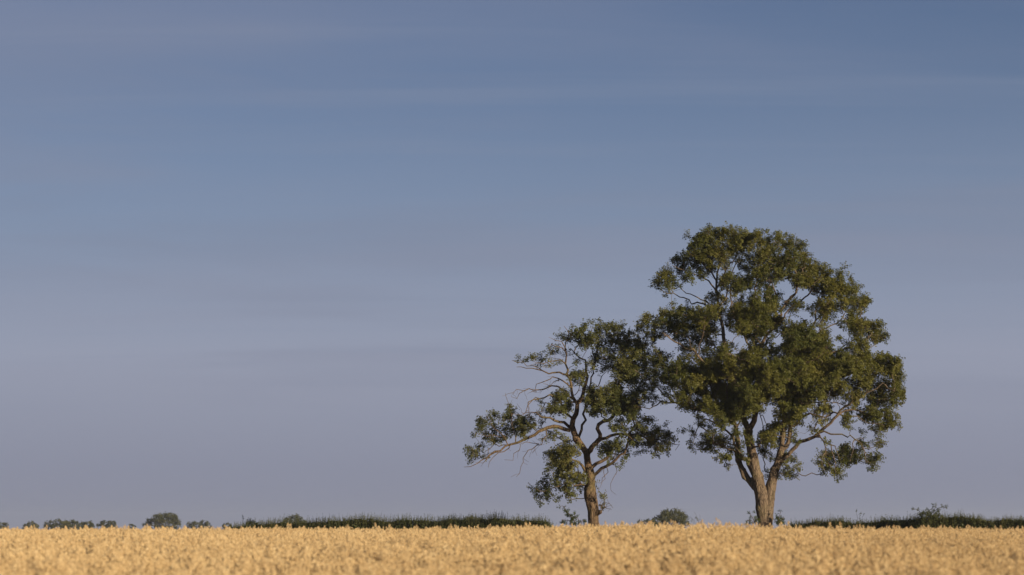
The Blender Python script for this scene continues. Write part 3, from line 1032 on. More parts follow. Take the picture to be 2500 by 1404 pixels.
T2.trace([(1510, 1005), (1530, 985), (1555, 960), (1580, 950), (1600, 955)], 4, 1.2, dep=0.5)
T2.trace([(1517, 930), (1540, 905), (1555, 890), (1562, 860)], 4, 1.2, dep=-0.5)
T2.trace([(1446, 1140), (1456, 1130), (1472, 1123), (1484, 1116), (1488, 1098), (1496, 1083), (1510, 1070), (1540, 1055), (1575, 1035)], 9, 1.5, dep=-0.8)
T2.trace([(1450, 1161), (1461, 1147), (1475, 1140), (1496, 1130), (1515, 1112), (1529, 1093), (1534, 1070), (1543, 1048), (1560, 1035)], 8.5, 1.5, dep=-1.4)
T2.trace(zD((1600, 640), (1640, 680), (1640, 740), (1600, 830), (1578, 910)), 2, 0.7, dep=-1.6, bare=True)
T2.trace(zD((1530, 680), (1545, 740), (1500, 800), (1470, 860), (1460, 905)), 2, 0.7, dep=-1.6, bare=True)
T2.trace(zD((1510, 690), (1520, 760), (1480, 830), (1420, 840)), 1.6, 0.7, dep=-1.8, bare=True)
T2.trace([(1428, 1150), (1423, 1142), (1415, 1126), (1402, 1118), (1385, 1112)], 8, 2, dep=-1.0)
T2.trace([(1430, 1185), (1405, 1180), (1380, 1180), (1350, 1192), (1325, 1200), (1305, 1195)], 4, 1.2, dep=-1.2)
T2.trace([(1466, 1249), (1469, 1238), (1476, 1230), (1490, 1229), (1499, 1236)], 2.5, 0.8, dep=-0.9, bare=True)
T2.trace([(1467, 1245), (1470, 1228), (1474, 1212), (1478, 1200)], 2, 0.8, dep=-0.9, bare=True)
T2.trace([(1474, 1233), (1484, 1240), (1491, 1249)], 1.5, 0.7, dep=-0.9, bare=True)
T2.trace([(1452, 1246), (1446, 1235), (1440, 1225), (1434, 1220)], 2.2, 0.8, dep=-1.2, bare=True)

PS = puffs(1120, 770, 4.255, [
    (1150, 250, 65, 55), (1230, 165, 55, 42), (1310, 135, 55, 42), (1300, 220, 65, 55), (1455, 115, 50, 34), (1470, 180, 55, 55), (1400, 250, 65, 55), (1240, 290, 55, 45),
    (1330, 320, 65, 45), (1560, 170, 55, 45), (1640, 165, 55, 45), (1690, 135, 42, 34), (1640, 240, 75, 55), (1560, 270, 65, 55), (1740, 270, 65, 55), (1770, 185, 24, 26),
    (1780, 330, 65, 60), (1680, 340, 75, 60), (1870, 330, 42, 42), (1850, 410, 65, 55), (1740, 420, 75, 55), (1640, 420, 65, 55), (1680, 500, 75, 60), (1790, 510, 75, 55),
    (1700, 590, 75, 55), (1810, 600, 75, 55), (1900, 560, 55, 55), (1760, 680, 85, 42), (1860, 680, 75, 42), (1950, 640, 65, 42),
    (1180, 610, 50, 42), (1280, 620, 42, 42), (775, 460, 34, 45), (850, 430, 40, 34),
    (1060, 830, 60, 42), (1100, 880, 55, 42), (1000, 970, 60, 42), (1060, 1000, 50, 32), (1140, 960, 42, 42),
    (1400, 800, 65, 50), (1380, 880, 75, 60), (1480, 830, 75, 50), (1470, 930, 75, 60), (1570, 780, 65, 50), (1570, 880, 75, 60), (1640, 840, 55, 55), (1400, 970, 75, 50),
    (1620, 960, 65, 55), (1720, 900, 65, 60), (1750, 980, 85, 50), (1800, 1040, 50, 50),
    (380, 1030, 32, 32), (250, 1110, 42, 42), (330, 1110, 50, 42), (430, 1070, 50, 42), (550, 1010, 42, 34), (530, 1080, 60, 42), (620, 1090, 50, 42), (720, 1110, 50, 42), (760, 1150, 36, 32),
    (650, 1160, 55, 42), (560, 1170, 60, 42), (450, 1160, 60, 42), (350, 1190, 50, 42), (250, 1190, 50, 42), (170, 1240, 34, 22), (300, 1250, 50, 32), (400, 1260, 60, 42), (510, 1250, 50, 32), (690, 1230, 42, 32),
], [
    (1090, 210, 50, 50), (1370, 100, 34, 18), (1440, 320, 60, 45), (1570, 90, 20, 26), (1940, 470, 45, 45), (1640, 650, 45, 45), (1420, 460, 55, 55), (1490, 420, 45, 45), (1510, 520, 45, 45),
    (1340, 520, 55, 45), (1420, 580, 45, 35), (1190, 500, 55, 55), (1110, 420, 35, 26), (1020, 370, 50, 42), (980, 350, 40, 34), (1200, 680, 45, 45), (1270, 740, 50, 50),
    (625, 430, 34, 36), (710, 430, 28, 38), (830, 500, 45, 35), (900, 530, 35, 25), (930, 430, 45, 45), (990, 500, 45, 26), (1000, 830, 40, 32), (1000, 920, 50, 42), (930, 960, 50, 42), (870, 900, 32, 42),
    (860, 1000, 50, 32), (860, 1080, 35, 50), (1520, 1000, 60, 42), (1810, 860, 60, 50), (1680, 1050, 50, 34), (1850, 940, 50, 42), (1930, 850, 50, 42), (1900, 780, 50, 50), (1980, 800, 50, 50),
    (310, 1020, 32, 22), (540, 930, 15, 15), (600, 1230, 42, 32), (380, 1320, 50, 32), (840, 1290, 42, 32), (200, 1150, 32, 32), (1600, 560, 50, 40),
]) + puffs(1120, 980, 4.255, [
    (150, 500, 50, 32), (220, 500, 42, 32), (110, 530, 36, 22), (160, 570, 50, 32), (1100, 480, 60, 32), (950, 540, 42, 32), (1030, 540, 60, 42), (1110, 560, 60, 50), (1180, 520, 50, 42),
    (1040, 640, 70, 50), (1130, 650, 70, 50), (960, 700, 42, 42), (1050, 730, 70, 50), (1150, 740, 70, 50), (1250, 770, 50, 42), (1300, 790, 32, 42), (930, 820, 42, 42), (1010, 810, 60, 42),
    (1110, 820, 70, 42), (1210, 840, 60, 42), (1270, 870, 42, 32), (900, 870, 42, 32), (1060, 890, 60, 32), (1160, 890, 50, 32), (780, 920, 36, 30), (850, 910, 32, 32), (850, 1040, 18, 34),
    (890, 970, 42, 42), (930, 1000, 42, 32), (1120, 950, 50, 32), (1160, 990, 42, 32), (1520, 470, 50, 50), (1590, 500, 50, 50), (1650, 450, 50, 42), (1760, 540, 50, 42), (1830, 440, 50, 42),
    (1800, 380, 50, 32), (1880, 340, 50, 42), (1850, 280, 50, 42), (1920, 230, 50, 42), (2000, 230, 50, 42), (1960, 310, 60, 42), (2050, 300, 50, 42), (2060, 380, 60, 42), (1960, 410, 60, 42),
    (2020, 470, 42, 32), (2110, 440, 50, 42), (2150, 350, 60, 50), (2170, 470, 32, 32), (2200, 410, 30, 30), (1360, 860, 32, 22),
], [
    (130, 610, 32, 16), (310, 480, 36, 32), (260, 560, 32, 22), (370, 430, 42, 32), (970, 310, 32, 32), (1000, 380, 50, 42), (1060, 420, 50, 32), (1060, 340, 50, 42), (1130, 390, 42, 42), (1190, 460, 32, 42),
    (970, 610, 32, 32), (1240, 700, 32, 50), (960, 930, 50, 42), (1010, 1010, 32, 32), (1470, 540, 42, 42), (1600, 590, 42, 32), (1690, 580, 42, 42), (1660, 680, 28, 32), (1820, 540, 32, 22),
    (1930, 490, 42, 32), (2180, 270, 32, 42), (2150, 510, 22, 18), (2290, 315, 24, 20), (1730, 300, 50, 42), (1620, 290, 50, 32), (2040, 540, 15, 12), (1700, 220, 50, 42), (1490, 970, 28, 30), (1460, 1070, 22, 24),
])
PS += infill([(1400, 800), (1460, 790), (1540, 805), (1580, 850), (1600, 900), (1600, 960), (1590, 1000), (1500, 1040), (1440, 980), (1430, 900), (1370, 860), (1365, 820)],
             [(1470, 925, 30, 22), (1510, 890, 20, 16), (1405, 850, 20, 16)], 42, 15, 12, 0.5, 42)
PS += infill([(1490, 800), (1545, 810), (1580, 850), (1600, 920), (1610, 990), (1590, 1000), (1520, 1000), (1490, 930), (1480, 860)], [(1500, 900, 12, 14)], 26, 14, 12, 0.6, 43)
PS += infill([(1480, 1040), (1560, 1020), (1630, 1060), (1640, 1090), (1560, 1100), (1490, 1090)], [(1490, 1050, 14, 12)], 16, 14, 10, 0.55, 44)
T2.dead_twigs(0.5)
spr, nds = grow(T2, PS, 3.4, (1410, 1000, 260, 220), spacing=0.40, dens=2.3, grow_px=1.12)
sm_root = thing('ash_tree', (W(1449, 1300, YS)[0], YS, float(ground(W(1449, 1300, YS)[0], YS))))
tag(sm_root, 'smaller gnarled ash tree with bare dying branches, left of the tall one', 'tree')
build_tree(T2, sm_root, spr, nds, BARK_SMALL, LEAF_SMALL, crown_c=W(1430, 1060, YS), seed=2, spray_r=0.32, leaf_len=0.18, n_twig=6, n_leaf=5, K=5, wid=0.17, droop=0.5, trunk_noise=0.06, trunk_voxel=0.03)
print('small sprays', len(spr), 'nodes', len(T2.P), 'limbs', T2.nl)

# ------------------------------------------------------------------ smaller plants
def plant(name, label, cat, base, stems, puffl, y0, leaf, bark, spray_r=0.12, n_twig=4, n_leaf=5, leaf_len=0.09, K=5, wid=0.2,
          spacing=0.16, half_depth=0.4, dens=1.0, tip=0.004, seed=5, group=None, w=(3, 1)):
    """a shrub or sapling: traced stems, sprays of leaves; base = pixel of the foot"""
    b = W(base[0], base[1], y0)
    gz = float(ground(b[0], y0))
    t = Tree(y0)
    foot_py = 1292 - (gz - 0.1 - EYE) / y0 * FPX
    for k, st in enumerate(stems):
        pts = [(st[0][0], foot_py)] + list(st)
        t.trace(pts, w[0], w[1], dep=rng.uniform(-.4, .4), limb=1, wob=0.01, seg=0.12, start=(0 if t.P else None))
        t.nl = 1
    root = thing(name, (b[0], y0, gz))
    tag(root, label, cat, group)
    if puffl:
        xs = [p[0] for p in puffl]
        ys = [p[1] for p in puffl]
        sp, nd = grow(t, puffl, half_depth, ((min(xs) + max(xs)) / 2, (min(ys) + max(ys)) / 2, (max(xs) - min(xs)) / 2 + 10, (max(ys) - min(ys)) / 2 + 10),
                      spacing=spacing, layers=True, dens=dens)
    else:
        sp, nd = np.zeros((0, 3)), np.zeros(0, int)
    rad = t.radii(tip)
    P = np.array(t.P)
    V, Q, off = [], [], 0
    for (p, c) in t.chains(rad):
        pts = [P[i] for i in c]
        rr = [rad[i] for i in c]
        if p >= 0:
            pts = [P[p]] + pts
            rr = [rr[0]] + rr
        if len(pts) < 2:
            continue
        off = tube(pts, rr, 5 if max(rr) > 0.02 else 3, V, Q, off)
    link(bpy.data.objects.new('stem', np_mesh('stem', np.concatenate(V), Q, bark, True)), root)
    if len(sp):
        outd = unit(rng.normal(size=sp.shape) + np.array((0, 0, 0.8)))
        _, LV, LF = leaf_sprays(sp, outd, spray_r * rng.uniform(.7, 1.2, len(sp)), n_twig, n_leaf, leaf_len, K, wid, seed=seed)
        fo = link(bpy.data.objects.new('foliage', np_mesh('foliage', LV, [LF], leaf)), root)
        fo['kind'] = 'stuff'
    return root


def hedge(label, prof, y_of_x, leaf, seed, n_shoot, width=1.1, px_top=8, back=()):
    """a hedge of close upright shoots: a dense body, side leaves, and bare-tipped leaders standing proud.
    prof: (px, py) of the top of the body"""
    g = np.random.default_rng(seed)
    prof = np.array(prof, float)
    x0, x1 = prof[0, 0], prof[-1, 0]
    mid = (x0 + x1) / 2
    b = W(mid, 1300, y_of_x(mid))
    root = thing('hedge', (b[0], b[1], float(ground(b[0], b[1]))))
    tag(root, label, 'hedge')

    def top(px):
        return np.interp(px, prof[:, 0], prof[:, 1])
    # clumpiness along the hedge: some stretches grow taller
    ph = g.uniform(0, 6, 5)

    def clump(px):
        return (np.sin(px / 17 + ph[0]) + np.sin(px / 9.1 + ph[1]) * 0.7 + np.sin(px / 41 + ph[2]) * 1.2)
    # body leaves
    n = int((x1 - x0) * 75)
    px = g.uniform(x0, x1, n)
    yy = y_of_x(px)
    tz = EYE + (1292 - top(px) + clump(px) * 1.4 - 5.0) / FPX * yy
    dep = g.uniform(-width / 2, width / 2, n)
    X = (px - 1250) / FPX * yy + g.normal(0, 0.04, n)
    Y = yy + dep
    gz = ground(X, Y)
    fr = g.uniform(0, 1, n) ** 0.55
    tz = gz + (tz - gz) * (1 - 0.35 * (np.abs(dep) / (width / 2)) ** 3)
    Z = gz + (tz - gz) * fr
    c = np.stack([X, Y, Z], -1)
    ax = unit(g.normal(size=(n, 3)) * 0.7 + np.array((0, 0, 1.0)))
    sd = unit(np.cross(ax, g.normal(size=(n, 3))))
    L = g.uniform(0.07, 0.14, n)[:, None]
    wv = 0.36
    V = np.stack([c, c + ax * L * 0.5 + sd * L * wv, c + ax * L, c + ax * L * 0.5 - sd * L * wv], 1).reshape(-1, 3)
    fo = link(bpy.data.objects.new('foliage', np_mesh('foliage', V, [np.arange(n * 4).reshape(-1, 4)], leaf)), root)
    fo['kind'] = 'stuff'
    # leaders
    m = n_shoot
    px = g.uniform(x0, x1, m)
    yy = y_of_x(px)
    dep = g.uniform(-width / 2, width / 2, m)
    X = (px - 1250) / FPX * yy
    Y = yy + dep
    gz = ground(X, Y)
    tz = EYE + (1292 - top(px) + clump(px) * 2.0 + np.abs(g.normal(0, 1, m)) * px_top * 0.62 - 2.0) / FPX * yy
    lean = g.normal(0, 0.10, (m, 2)) + np.array((0.02, 0))
    hgt = tz - gz
    zb = gz + hgt * 0.35
    base = np.stack([X, Y, zb], -1)
    tipp = np.stack([X + lean[:, 0] * hgt * 0.65, Y + lean[:, 1] * hgt * 0.65, tz], -1)
    midp = (base + tipp) / 2 + np.concatenate([g.normal(0, 0.02, (m, 2)), np.zeros((m, 1))], 1)
    ring = np.array([(math.cos(a), math.sin(a), 0) for a in (0, 2.1, 4.2)])
    VV = np.concatenate([base[:, None] + ring * 0.009, midp[:, None] + ring * 0.006, tipp[:, None] + ring * 0.0025], 1).reshape(-1, 3)
    bi = np.arange(m)[:, None] * 9
    Q = []
    for lv in (0, 3):
        for (i0, i1) in ((0, 1), (1, 2), (2, 0)):
            Q.append(np.concatenate([bi + lv + i0, bi + lv + i1, bi + lv + 3 + i1, bi + lv + 3 + i0], 1))
    so = link(bpy.data.objects.new('shoots', np_mesh('shoots', VV, Q, TWIG_GREEN)), root)
    so['kind'] = 'stuff'
    k = 13
    u = np.tile(np.linspace(0.15, 0.97, k), m)
    d = np.repeat(unit(tipp - base), k, 0)
    c = np.repeat(base, k, 0) + np.repeat(tipp - base, k, 0) * u[:, None]
    M = m * k
    a = g.uniform(0, 6.28, M)
    rad = np.stack([np.cos(a), np.sin(a), np.zeros(M)], -1)
    ax = unit(rad * 0.55 + d * 0.9)
    sd = unit(np.cross(ax, d + g.normal(0, 0.4, (M, 3))))
    L = (g.uniform(0.07, 0.13, M) * (1.15 - 0.6 * u))[:, None]
    V = np.stack([c, c + ax * L * 0.5 + sd * L * 0.24, c + ax * L, c + ax * L * 0.5 - sd * L * 0.24], 1).reshape(-1, 3)
    lo = link(bpy.data.objects.new('leaves', np_mesh('leaves', V, [np.arange(M * 4).reshape(-1, 4)], leaf)), so)
    lo['kind'] = 'stuff'
    return root


TWIG_GREEN = bark_mat('green_shoot', (0.04, 0.045, 0.02), (0.06, 0.062, 0.03), (0.08, 0.075, 0.04), moss_amt=0.0, scale=6)


def hl(px):
    return 121.0 + np.clip(1340 - np.asarray(px, float), 0, None) * 0.014


hedge('long dark green hedge of upright shoots standing left of the small ash tree',
      [(560, 1290), (590, 1283), (640, 1279), (700, 1276), (750, 1273), (800, 1269), (850, 1265), (905, 1267), (940, 1271), (1000, 1267), (1100, 1266), (1200, 1266), (1300, 1266), (1335, 1272), (1352, 1284)],
      hl, LEAF_HEDGE, 31, 2600, px_top=11)


def hr(px):
    return 120.0 - np.clip(np.asarray(px, float) - 1900, 0, None) * 0.012


hedge('dark green hedge of upright shoots running right from the tall ash tree',
      [(1905, 1284), (1945, 1278), (1990, 1270), (2030, 1272), (2080, 1274), (2130, 1271), (2170, 1266), (2230, 1264), (2290, 1262), (2340, 1260), (2400, 1266), (2440, 1266), (2500, 1268), (2640, 1268)],
      hr, LEAF_HEDGE, 32, 2300, px_top=9)

# leaning sapling and shrubs along the field edge
plant('hawthorn_sapling', 'leaning young sapling with a leafy spire just left of the small ash trunk', 'sapling', (1408, 1290),
      [[(1404, 1276), (1395, 1262), (1385, 1250), (1374, 1236), (1366, 1240)], [(1412, 1275), (1404, 1258), (1402, 1250)], [(1395, 1280), (1382, 1270), (1372, 1270)], [(1418, 1280), (1424, 1270), (1430, 1272)]],
      [(1375, 1239, 4, 4, .6), (1381, 1246, 6, 4, 1), (1387, 1252, 7, 5, 1), (1393, 1259, 8, 6, 1), (1399, 1266, 8, 6, 1), (1402, 1275, 10, 8, 1), (1367, 1240, 4, 2, .5), (1403, 1253, 3, 4, .5),
       (1375, 1272, 9, 6, .6), (1384, 1277, 10, 6, 1), (1420, 1274, 8, 6, 1), (1427, 1277, 7, 5, 1), (1410, 1264, 4, 4, .4), (1366, 1277, 8, 5, .5)],
      123.0, LEAF_SAP, BARK_SMALL, seed=61)
plant('elder_shrub', 'low leafy shrub growing at the left foot of the tall ash tree', 'shrub', (1838, 1290),
      [[(1840, 1275), (1834, 1262), (1830, 1252)], [(1838, 1278), (1828, 1270), (1824, 1272)], [(1846, 1275), (1846, 1264)]],
      [(1830, 1252, 6, 4, 1), (1838, 1252, 4, 3, .6), (1835, 1262, 5, 5, .5), (1843, 1262, 5, 5, .6), (1826, 1272, 5, 5, .8), (1847, 1270, 6, 8, 1), (1836, 1275, 8, 6, .7), (1824, 1280, 5, 5, 1)],
      118.2, LEAF_SAP, BARK_SMALL, seed=62)
plant('elder_shrub', 'low leafy shrub at the right foot of the tall ash tree where the hedge begins', 'shrub', (1902, 1290),
      [[(1900, 1275), (1902, 1260), (1906, 1249)], [(1904, 1278), (1912, 1265), (1914, 1262)]],
      [(1905, 1250, 5, 4, .8), (1899, 1258, 5, 5, .7), (1907, 1260, 6, 5, .8), (1900, 1268, 8, 6, 1), (1912, 1270, 7, 6, .8), (1905, 1278, 10, 6, 1), (1894, 1274, 5, 6, 1)],
      118.4, LEAF_SAP, BARK_SMALL, seed=63)
plant('bramble_bush', 'bramble bush with arching sprays rising above the right hedge', 'bush', (2270, 1285),
      [[(2268, 1265), (2266, 1250), (2276, 1241), (2283, 1237)], [(2272, 1265), (2285, 1245), (2300, 1238), (2312, 1240)], [(2262, 1265), (2255, 1255), (2240, 1246), (2228, 1243)], [(2270, 1262), (2280, 1252), (2292, 1252)]],
      [(2278, 1237, 7, 4, .5), (2283, 1232, 4, 3, .5), (2300, 1239, 8, 3, .4), (2310, 1239, 4, 2, .4), (2268, 1245, 8, 5, .7), (2280, 1248, 10, 6, .7), (2292, 1250, 8, 6, .6), (2238, 1246, 10, 4, .5), (2228, 1244, 4, 3, .5),
       (2250, 1254, 10, 6, 1), (2265, 1256, 12, 7, 1), (2280, 1260, 12, 8, 1), (2240, 1260, 12, 8, 1), (2262, 1270, 20, 10, 1), (2295, 1262, 10, 8, 1)],
      114.6, LEAF_HEDGE, TWIG_GREEN, seed=64, leaf_len=0.08)
plant('tall_weed', 'sparse dry weed with thin bent stems between the round far tree and the tall ash', 'weed', (1702, 1290),
      [[(1704, 1276), (1700, 1262), (1695, 1250)], [(1706, 1276), (1709, 1266), (1706, 1256)], [(1712, 1278), (1711, 1268)], [(1692, 1278), (1690, 1266), (1684, 1262)], [(1697, 1278), (1693, 1268)]],
      [(1698, 1262, 3, 6, .3), (1706, 1266, 4, 5, .3), (1690, 1270, 4, 5, .3)], 121.0, LEAF_HEDGE, TWIG, seed=65, spray_r=0.08, leaf_len=0.05, w=(1.1, .5))
plant('tall_weed', 'thin seeding weed stalks standing proud of the right hedge nearest the tall ash', 'weed', (2096, 1285),
      [[(2094, 1270), (2092, 1256), (2091, 1243)], [(2098, 1270), (2100, 1258), (2102, 1247)], [(2104, 1272), (2107, 1260), (2110, 1252)]],
      [(2091, 1248, 1.5, 5, .5), (2101, 1252, 1.5, 5, .5), (2109, 1257, 1.5, 4, .5)], 116.4, LEAF_HEDGE, TWIG_GREEN, seed=66, spray_r=0.06, leaf_len=0.05, w=(1.1, .5), half_depth=0.1)
plant('tall_weed', 'lone thin weed rising over the far left end of the long hedge', 'weed', (594, 1290),
      [[(594, 1276), (593, 1266), (592, 1256)], [(602, 1278), (603, 1268)]],
      [(592, 1259, 2, 5, .6), (593, 1268, 2.5, 4, .6)], 150.0, LEAF_HEDGE, TWIG_GREEN, seed=67, spray_r=0.08, leaf_len=0.06, w=(1.1, .5), half_depth=0.1)


# ------------------------------------------------------------------ far trees
def far_tree(name, label, px0, px1, top, y0, lobes, leaf, seed, n=5000, size=0.34, group=None, cat='tree'):
    """a round headed tree far across the fields: short trunk, limbs, and a crown of leaf clumps over several lobes.
    lobes: (u, v, ru, rv) with u across 0..1 of the width and v up 0..1 of the height shown"""
    g = np.random.default_rng(seed)
    m = y0 / FPX
    cx = ((px0 + px1) / 2 - 1250) * m
    gz = float(ground(cx, y0))
    wid_ = (px1 - px0) * m
    hgt = EYE + (1292 - top) * m - gz
    root = thing(name, (cx, y0, gz))
    tag(root, label, cat, group)
    V, Q, off = [], [], 0
    th = hgt * 0.3
    tr = max(0.12, wid_ * 0.025)
    p0 = np.array((cx, y0, gz - 0.3))
    off = tube([p0, p0 + (0.05, 0, th * 0.6), p0 + (0, 0, th), p0 + (0.1, 0, th * 1.5), p0 + (0.1, .1, hgt * 0.8)], [tr * 1.3, tr, tr * 0.85, tr * 0.5, tr * 0.1], 8, V, Q, off)
    cs = []
    for (u, v, ru, rv) in lobes:
        c = np.array((cx + (u - 0.5) * wid_, y0 + g.uniform(-.25, .25) * wid_ * 0.5, gz + v * hgt))
        cs.append((c, ru * wid_, rv * hgt))
        a = p0 + (0, 0, th * g.uniform(0.7, 1.2))
        mid = (a + c) / 2 + (0, 0, 0.08 * hgt)
        off = tube([a, mid, c], [tr * 0.45, tr * 0.3, tr * 0.1], 5, V, Q, off)
    link(bpy.data.objects.new('trunk', np_mesh('trunk', np.concatenate(V), Q, BARK_FAR, True)), root)
    wsum = sum(a[1] * a[2] for a in cs)
    LV = []
    for (c, ru, rv) in cs:
        k = max(60, int(n * ru * rv / wsum))
        ry = ru * 1.0
        ncl = max(14, k // 26)
        d = unit(g.normal(size=(ncl, 3)))
        d[:, 2] = np.where(d[:, 2] < -0.35, -d[:, 2], d[:, 2])
        cc = c + d * np.array((ru, ry, rv)) * g.uniform(0.62, 1.0, ncl)[:, None]
        per = 26
        cr = min(ru, rv) * 0.26
        p = np.repeat(cc, per, 0) + g.normal(0, cr * 0.55, (ncl * per, 3))
        q = len(p)
        ax = unit(g.normal(size=(q, 3)))
        sd = unit(np.cross(ax, g.normal(size=(q, 3))))
        L = (size * g.uniform(0.6, 1.3, q))[:, None]
        p[:, 2] = np.maximum(p[:, 2], gz + 0.1)
        LV.append(np.stack([p - ax * L / 2, p + sd * L * .33, p + ax * L / 2, p - sd * L * .33], 1).reshape(-1, 3))
    LV = np.concatenate(LV)
    fo = link(bpy.data.objects.new('crown', np_mesh('crown', LV, [np.arange(len(LV)).reshape(-1, 4)], leaf)), root)
    fo['kind'] = 'stuff'
    return root


ROUND = [(0.5, 0.18, 0.5, 0.2), (0.5, 0.68, 0.30, 0.30), (0.27, 0.52, 0.25, 0.30), (0.74, 0.55, 0.24, 0.30), (0.5, 0.42, 0.44, 0.32), (0.15, 0.32, 0.16, 0.22), (0.86, 0.35, 0.15, 0.24)]
BIGL = [(0.5, 0.18, 0.46, 0.22), (0.62, 0.70, 0.28, 0.28), (0.45, 0.66, 0.24, 0.26), (0.78, 0.56, 0.20, 0.30), (0.25, 0.48, 0.22, 0.24), (0.12, 0.38, 0.12, 0.20), (0.60, 0.42, 0.38, 0.30), (0.88, 0.36, 0.12, 0.26)]
HUMP = [(0.5, 0.18, 0.52, 0.22), (0.5, 0.60, 0.34, 0.38), (0.22, 0.48, 0.22, 0.36), (0.78, 0.50, 0.22, 0.36), (0.5, 0.34, 0.48, 0.30)]
FLATL = [(0.5, 0.18, 0.52, 0.22), (0.2, 0.5, 0.2, 0.42), (0.42, 0.58, 0.2, 0.40), (0.62, 0.56, 0.18, 0.40), (0.82, 0.50, 0.18, 0.40), (0.5, 0.35, 0.48, 0.30)]
G = 'far trees along the horizon'
far_tree('field_tree', 'small bushy tree cut by the left edge of the photo on the horizon', -12, 31, 1272, 640, HUMP, LEAF_FAR, 71, 2600, 0.30, G)
far_tree('field_tree', 'low rounded single tree on the horizon, second from the left edge', 62, 105, 1273, 760, HUMP, LEAF_FAR, 72, 3000, 0.34, G)
far_tree('field_tree', 'broad dome topped tree at the left end of the joined far clump', 115, 182, 1267, 720, HUMP, LEAF_FAR, 73, 4200, 0.36, G)
far_tree('field_tree', 'flat topped tree in the middle of the joined far clump', 160, 214, 1269, 735, FLATL, LEAF_FAR, 74, 3800, 0.36, G)
far_tree('field_tree', 'narrow tree closing the right end of the joined far clump', 205, 238, 1270, 725, HUMP, LEAF_FAR, 75, 2600, 0.36, G)
far_tree('field_tree', 'low wide tree between the joined far clump and the tall round far tree', 242, 294, 1269, 740, FLATL, LEAF_FAR, 76, 3600, 0.36, G)
far_tree('field_tree', 'tiny bush showing just above the crop left of the tall round far tree', 318, 339, 1278, 760, HUMP, LEAF_FAR, 77, 1300, 0.30, G)
far_tree('field_tree', 'tallest round headed far tree on the left horizon with a lower left shoulder', 354, 448, 1251, 700, BIGL, LEAF_FAR, 78, 8500, 0.36, G)
far_tree('field_tree', 'low double humped tree just right of the tall round far tree', 459, 524, 1270, 720, FLATL, LEAF_FAR, 79, 3800, 0.34, G)
far_tree('field_tree', 'faint low bush between the double humped far tree and the long hedge', 545, 574, 1275, 760, HUMP, LEAF_FAR, 80, 1500, 0.30, G)
far_tree('hedge_shrub', 'rounded dense shrub at the far left end of the long hedge', 592, 640, 1267, 152, HUMP, LEAF_HEDGE, 81, 4200, 0.085, None, 'shrub')
far_tree('field_tree', 'pale hazy two headed tree showing behind the left part of the long hedge', 694, 750, 1255, 560, HUMP, LEAF_FAR, 82, 4800, 0.30, G)
far_tree('field_tree', 'smooth domed tree showing behind the right part of the long hedge', 1112, 1184, 1259, 560, HUMP, LEAF_FAR, 83, 5000, 0.30, G)
far_tree('field_tree', 'round far tree with thin crown standing alone between the two ash trees', 1580, 1680, 1242, 430, BIGL, LEAF_FAR, 84, 9000, 0.26, G)
far_tree('field_tree', 'low bush at the left foot of the far tree between the ash trees', 1552, 1616, 1264, 425, FLATL, LEAF_FAR, 85, 2200, 0.22, G)


# ------------------------------------------------------------------ evening haze between here and the horizon
hb = [(x, y, z) for z in (-6.0, 24.0) for (x, y) in ((-1700, -320), (1700, -320), (1700, 2700), (-1700, 2700))]
hz_me = np_mesh('haze', hb, [np.array([[0, 3, 2, 1], [4, 5, 6, 7], [0, 1, 5, 4], [1, 2, 6, 5], [2, 3, 7, 6], [3, 0, 4, 7]])], None)
hm, hnt, hout = new_mat('haze')
pv = hnt.nodes.new('ShaderNodeVolumePrincipled')
pv.inputs['Color'].default_value = (0.72, 0.82, 1.0, 1)
pv.inputs['Density'].default_value = 0.00014
pv.inputs['Anisotropy'].default_value = 0.2
hnt.links.new(pv.outputs[0], hout.inputs['Volume'])
hz_me.materials.append(hm)
haze = link(bpy.data.objects.new('haze', hz_me))
tag(haze, 'thin evening haze paling the far trees', kind='stuff')

# ------------------------------------------------------------------ ripe crop
def straw_mat():
    m, nt, out = new_mat('ripe_oats')
    geo = nt.nodes.new('ShaderNodeNewGeometry')
    oi = nt.nodes.new('ShaderNodeObjectInfo')
    a = nt.nodes.new('ShaderNodeMath')
    a.operation = 'MULTIPLY_ADD'
    a.inputs[1].default_value = 0.65
    nt.links.new(geo.outputs['Random Per Island'], a.inputs[0])
    b = nt.nodes.new('ShaderNodeMath')
    b.operation = 'MULTIPLY'
    b.inputs[1].default_value = 0.35
    nt.links.new(oi.outputs['Random'], b.inputs[0])
    nt.links.new(b.outputs[0], a.inputs[2])
    r = ramp(nt, STRAW)
    nt.links.new(a.outputs[0], r.inputs[0])
    d = nt.nodes.new('ShaderNodeBsdfDiffuse')
    t = nt.nodes.new('ShaderNodeBsdfTranslucent')
    nt.links.new(r.outputs[0], d.inputs[0])
    nt.links.new(r.outputs[0], t.inputs[0])
    mx = nt.nodes.new('ShaderNodeMixShader')
    mx.inputs[0].default_value = 0.40
    nt.links.new(d.outputs[0], mx.inputs[1])
    nt.links.new(t.outputs[0], mx.inputs[2])
    nt.links.new(mx.outputs[0], out.inputs['Surface'])
    return m


STRAW = [(0.0, (0.50, 0.375, 0.225)), (0.4, (0.63, 0.50, 0.305)), (0.75, (0.71, 0.58, 0.37)), (1.0, (0.76, 0.65, 0.44))]
OATS = straw_mat()


